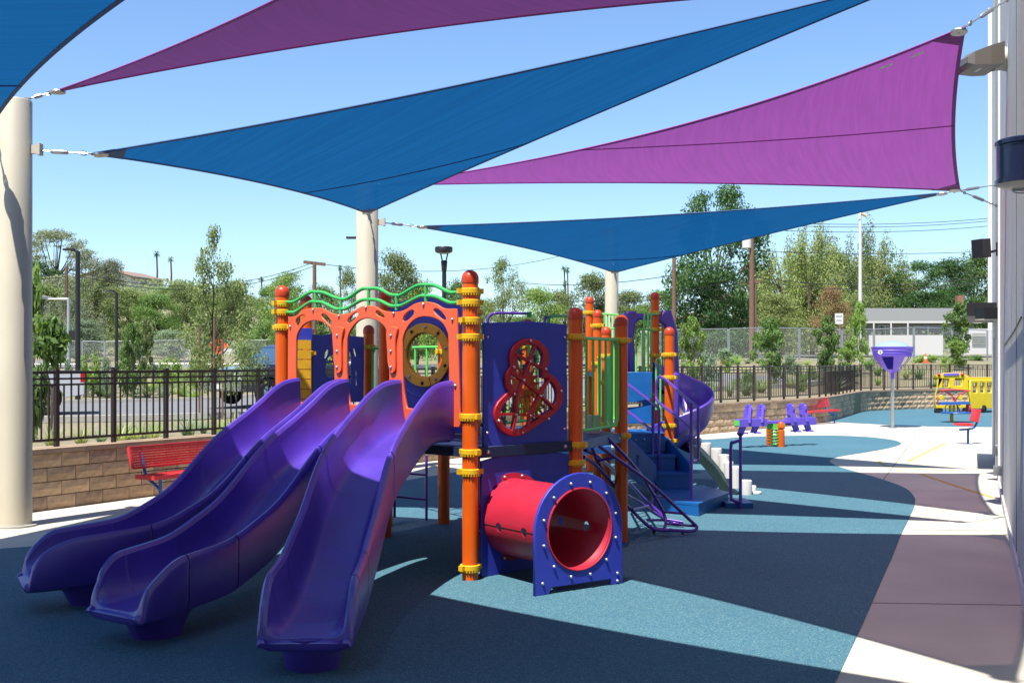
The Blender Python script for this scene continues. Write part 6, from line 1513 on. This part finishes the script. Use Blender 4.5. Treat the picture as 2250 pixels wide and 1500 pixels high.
# ---- cones, bin
for (u, v, y, lab) in ((1590, 782, 60, 'orange traffic cone by the chain-link panels right of the spiral chute'), (2034, 788, 60, 'orange and white cone in front of the white garden wall'), (244, 790, 60, 'orange and white barrier cone left of the second black lamp')):
    g = gp(u, y); t = thing('traffic_cone', lab, 'cone', g)
    m = MB(); m.box(g+Vector((0, 0, .03)), (.34, .34, .05)); obj('base', m, M['cone'], t)
    m = MB(); m.lathe(g, [(.12, .05), (.03, .50), (.001, .51)], 12); obj('body', m, M['cone'], t, smooth=True)
    m = MB(); m.lathe(g, [(.092, .22), (.07, .34)], 12); obj('band', m, M['white'], t)
g = gp(480, 70); t = thing('warning_sign', 'orange diamond warning sign behind the staked young tree', 'sign', g)
m = MB(); m.tube([g, g+Vector((0, 0, 1.6))], .04, 6); obj('post', m, M['steel'], t)
m = MB(); m.box(g+Vector((0, -.05, 1.75)), (.85, .03, .85), m=Matrix.Rotation(math.pi/4, 3, 'Y')); obj('sign_panel', m, M['cone'], t)

# ---- pickups
def pickup(name, lab, pos, heading, paint, S=1.0):
    """length along local x, front at +x"""
    t = thing(name, lab, 'pickup truck', pos); t.rotation_euler = (0, 0, heading)
    def ob(n, m, mt, par=t, sm=False):
        me = m.mesh(n, mt, sm); o = bpy.data.objects.new(n, me); COL.objects.link(o); o.parent = par; return o
    def extr(prof, w0, w1):
        n = len(prof); return [(x, -w0, z) for x, z in prof]+[(x, w0, z) for x, z in prof], [tuple(range(n)), tuple(range(2*n-1, n-1, -1))]+[(i+n, (i+n+1) if i < n-1 else n, (i+1) % n, i) for i in range(n)]
    low = [(-2.75, .55), (-2.75, 1.12), (-2.70, 1.20), (-.62, 1.20), (-.60, 1.22), (1.15, 1.22), (2.45, 1.10), (2.68, 1.0), (2.75, .60), (2.60, .42)]
    arch = [(1.72+.48*math.cos(a), .42+.46*math.sin(a)) for a in [i*math.pi/8 for i in range(9)]]
    arch2 = [(-1.75+.48*math.cos(a), .42+.46*math.sin(a)) for a in [i*math.pi/8 for i in range(9)]]
    prof = low+[(2.3, .42)]+arch+[(1.1, .36), (-1.1, .36)]+arch2+[(-2.3, .48)]
    m = MB(); v, f = extr(prof, .95, .95); m.add(v, f); b = ob('body', m, paint)
    bv = b.modifiers.new('bev', 'BEVEL'); bv.width = .05; bv.segments = 3; bv.limit_method = 'ANGLE'; bv.angle_limit = math.radians(30)
    m = MB(); rows = []
    for z, x0, x1, w in ((1.19, -.62, 1.32, .90), (1.50, -.55, .92, .84), (1.80, -.42, .50, .74), (1.87, -.30, .30, .68)):
        rows.append([Vector((x0, -w, z)), Vector((x1, -w, z)), Vector((x1+.08*(1.9-z), 0, z)), Vector((x1, w, z)), Vector((x0, w, z)), Vector((x0, -w, z))])
    m.grid(rows); m.add([rows[-1][i] for i in range(5)], [(0, 1, 2, 3, 4)]); c = ob('cab', m, paint, sm=False)
    m = MB(); m.grid([[Vector((1.30, -.80, 1.235)), Vector((1.36, 0, 1.235)), Vector((1.30, .80, 1.235))], [Vector((.575, -.69, 1.76)), Vector((.60, 0, 1.76)), Vector((.575, .69, 1.76))]]); ob('windscreen', m, M['wind'])
    for s in (-1, 1):
        for (xa, xb, ya, yb_) in ((-.45, .26, -.34, .24), (.34, .95, .34, .48)):
            m = MB(); m.add([(xa, s*.892, 1.24), (xb if xb < .5 else 1.14, s*.892, 1.24), (yb_, s*.765, 1.74), (ya, s*.765, 1.74)], [(0, 1, 2, 3)]); ob('side_window', m, M['glass'])
        for x in (1.72, -1.75):
            m = MB(); rx = Matrix.Rotation(math.pi/2, 3, 'X'); m.lathe((x, s*.84, .40), [(.22, -.12), (.36, -.12), (.40, -.08), (.40, .08), (.36, .12), (.22, .12)], 28, m=rx); w = ob('wheel', m, M['tyre'], sm=True)
            m = MB(); m.lathe((x, s*(.90), .40), [(.001, .02), (.08, .03), (.10, 0), (.22, .02), (.23, .06)], 20, m=rx); ob('rim', m, M['chrome'], w)
            for k in range(6):
                a = k*math.pi/3; mm = MB(); mm.beam((x+.06*math.cos(a), s*.955, .40+.06*math.sin(a)), (x+.21*math.cos(a), s*.955, .40+.21*math.sin(a)), .05, .02, up=Vector((0, 1, 0))); ob('spoke', mm, M['chrome'], w)
        m = MB(); m.box((2.62, s*.74, .90), (.22, .36, .22)); ob('headlight', m, M['head'])
        m = MB(); m.box((-2.71, s*.86, 1.02), (.12, .19, .24)); ob('tail_light', m, M['tail'])
        m = MB(); m.box((1.0, s*1.02, 1.30), (.12, .22, .17)); ob('mirror', m, M['blk'])
    m = MB(); m.box((2.70, 0, .90), (.12, 1.06, .30)); g_ = ob('grille', m, M['blk'])
    for z in (.80, .87, .94, 1.01): mm = MB(); mm.box((2.765, 0, z), (.02, 1.0, .022)); ob('bar', mm, M['chrome'], g_)
    m = MB(); m.box((2.74, 0, .58), (.22, 1.86, .22)); ob('front_bumper', m, M['chrome']); m = MB(); m.box((-2.80, 0, .58), (.16, 1.8, .20)); ob('rear_bumper', m, M['chrome'])
    m = MB(); m.box((2.86, 0, .58), (.01, .34, .14)); ob('licence_plate', m, M['white'])
    m = MB(); m.box((-1.70, 0, 1.205), (2.0, 1.6, .012)); ob('cargo_bed', m, M['blk'])
    m = MB(); m.tube([(1.31, -.3, 1.25), (1.1, .1, 1.37)], .012, 5); m.tube([(1.33, .3, 1.25), (1.12, .62, 1.37)], .012, 5); ob('wiper', m, M['blk'])
    return t
g = gp(160, 31.5); x_ = (188-1125)/2500*31.5
pickup('white_pickup', 'white pickup truck parked behind the fence with its tail to the yard gap', Vector((x_-2.82*math.cos(.36)-.30, 31.5-2.82*math.sin(.36)+.9, zt(x_, 31.5)+.06)), math.pi+.36, M['carw'])
x_ = -7.1; pickup('dark_pickup', 'dark blue pickup with a shiny windscreen facing the yard left of the play posts', Vector((x_, 36.6, zt(x_, 36)+.06)), math.radians(232), M['card'])
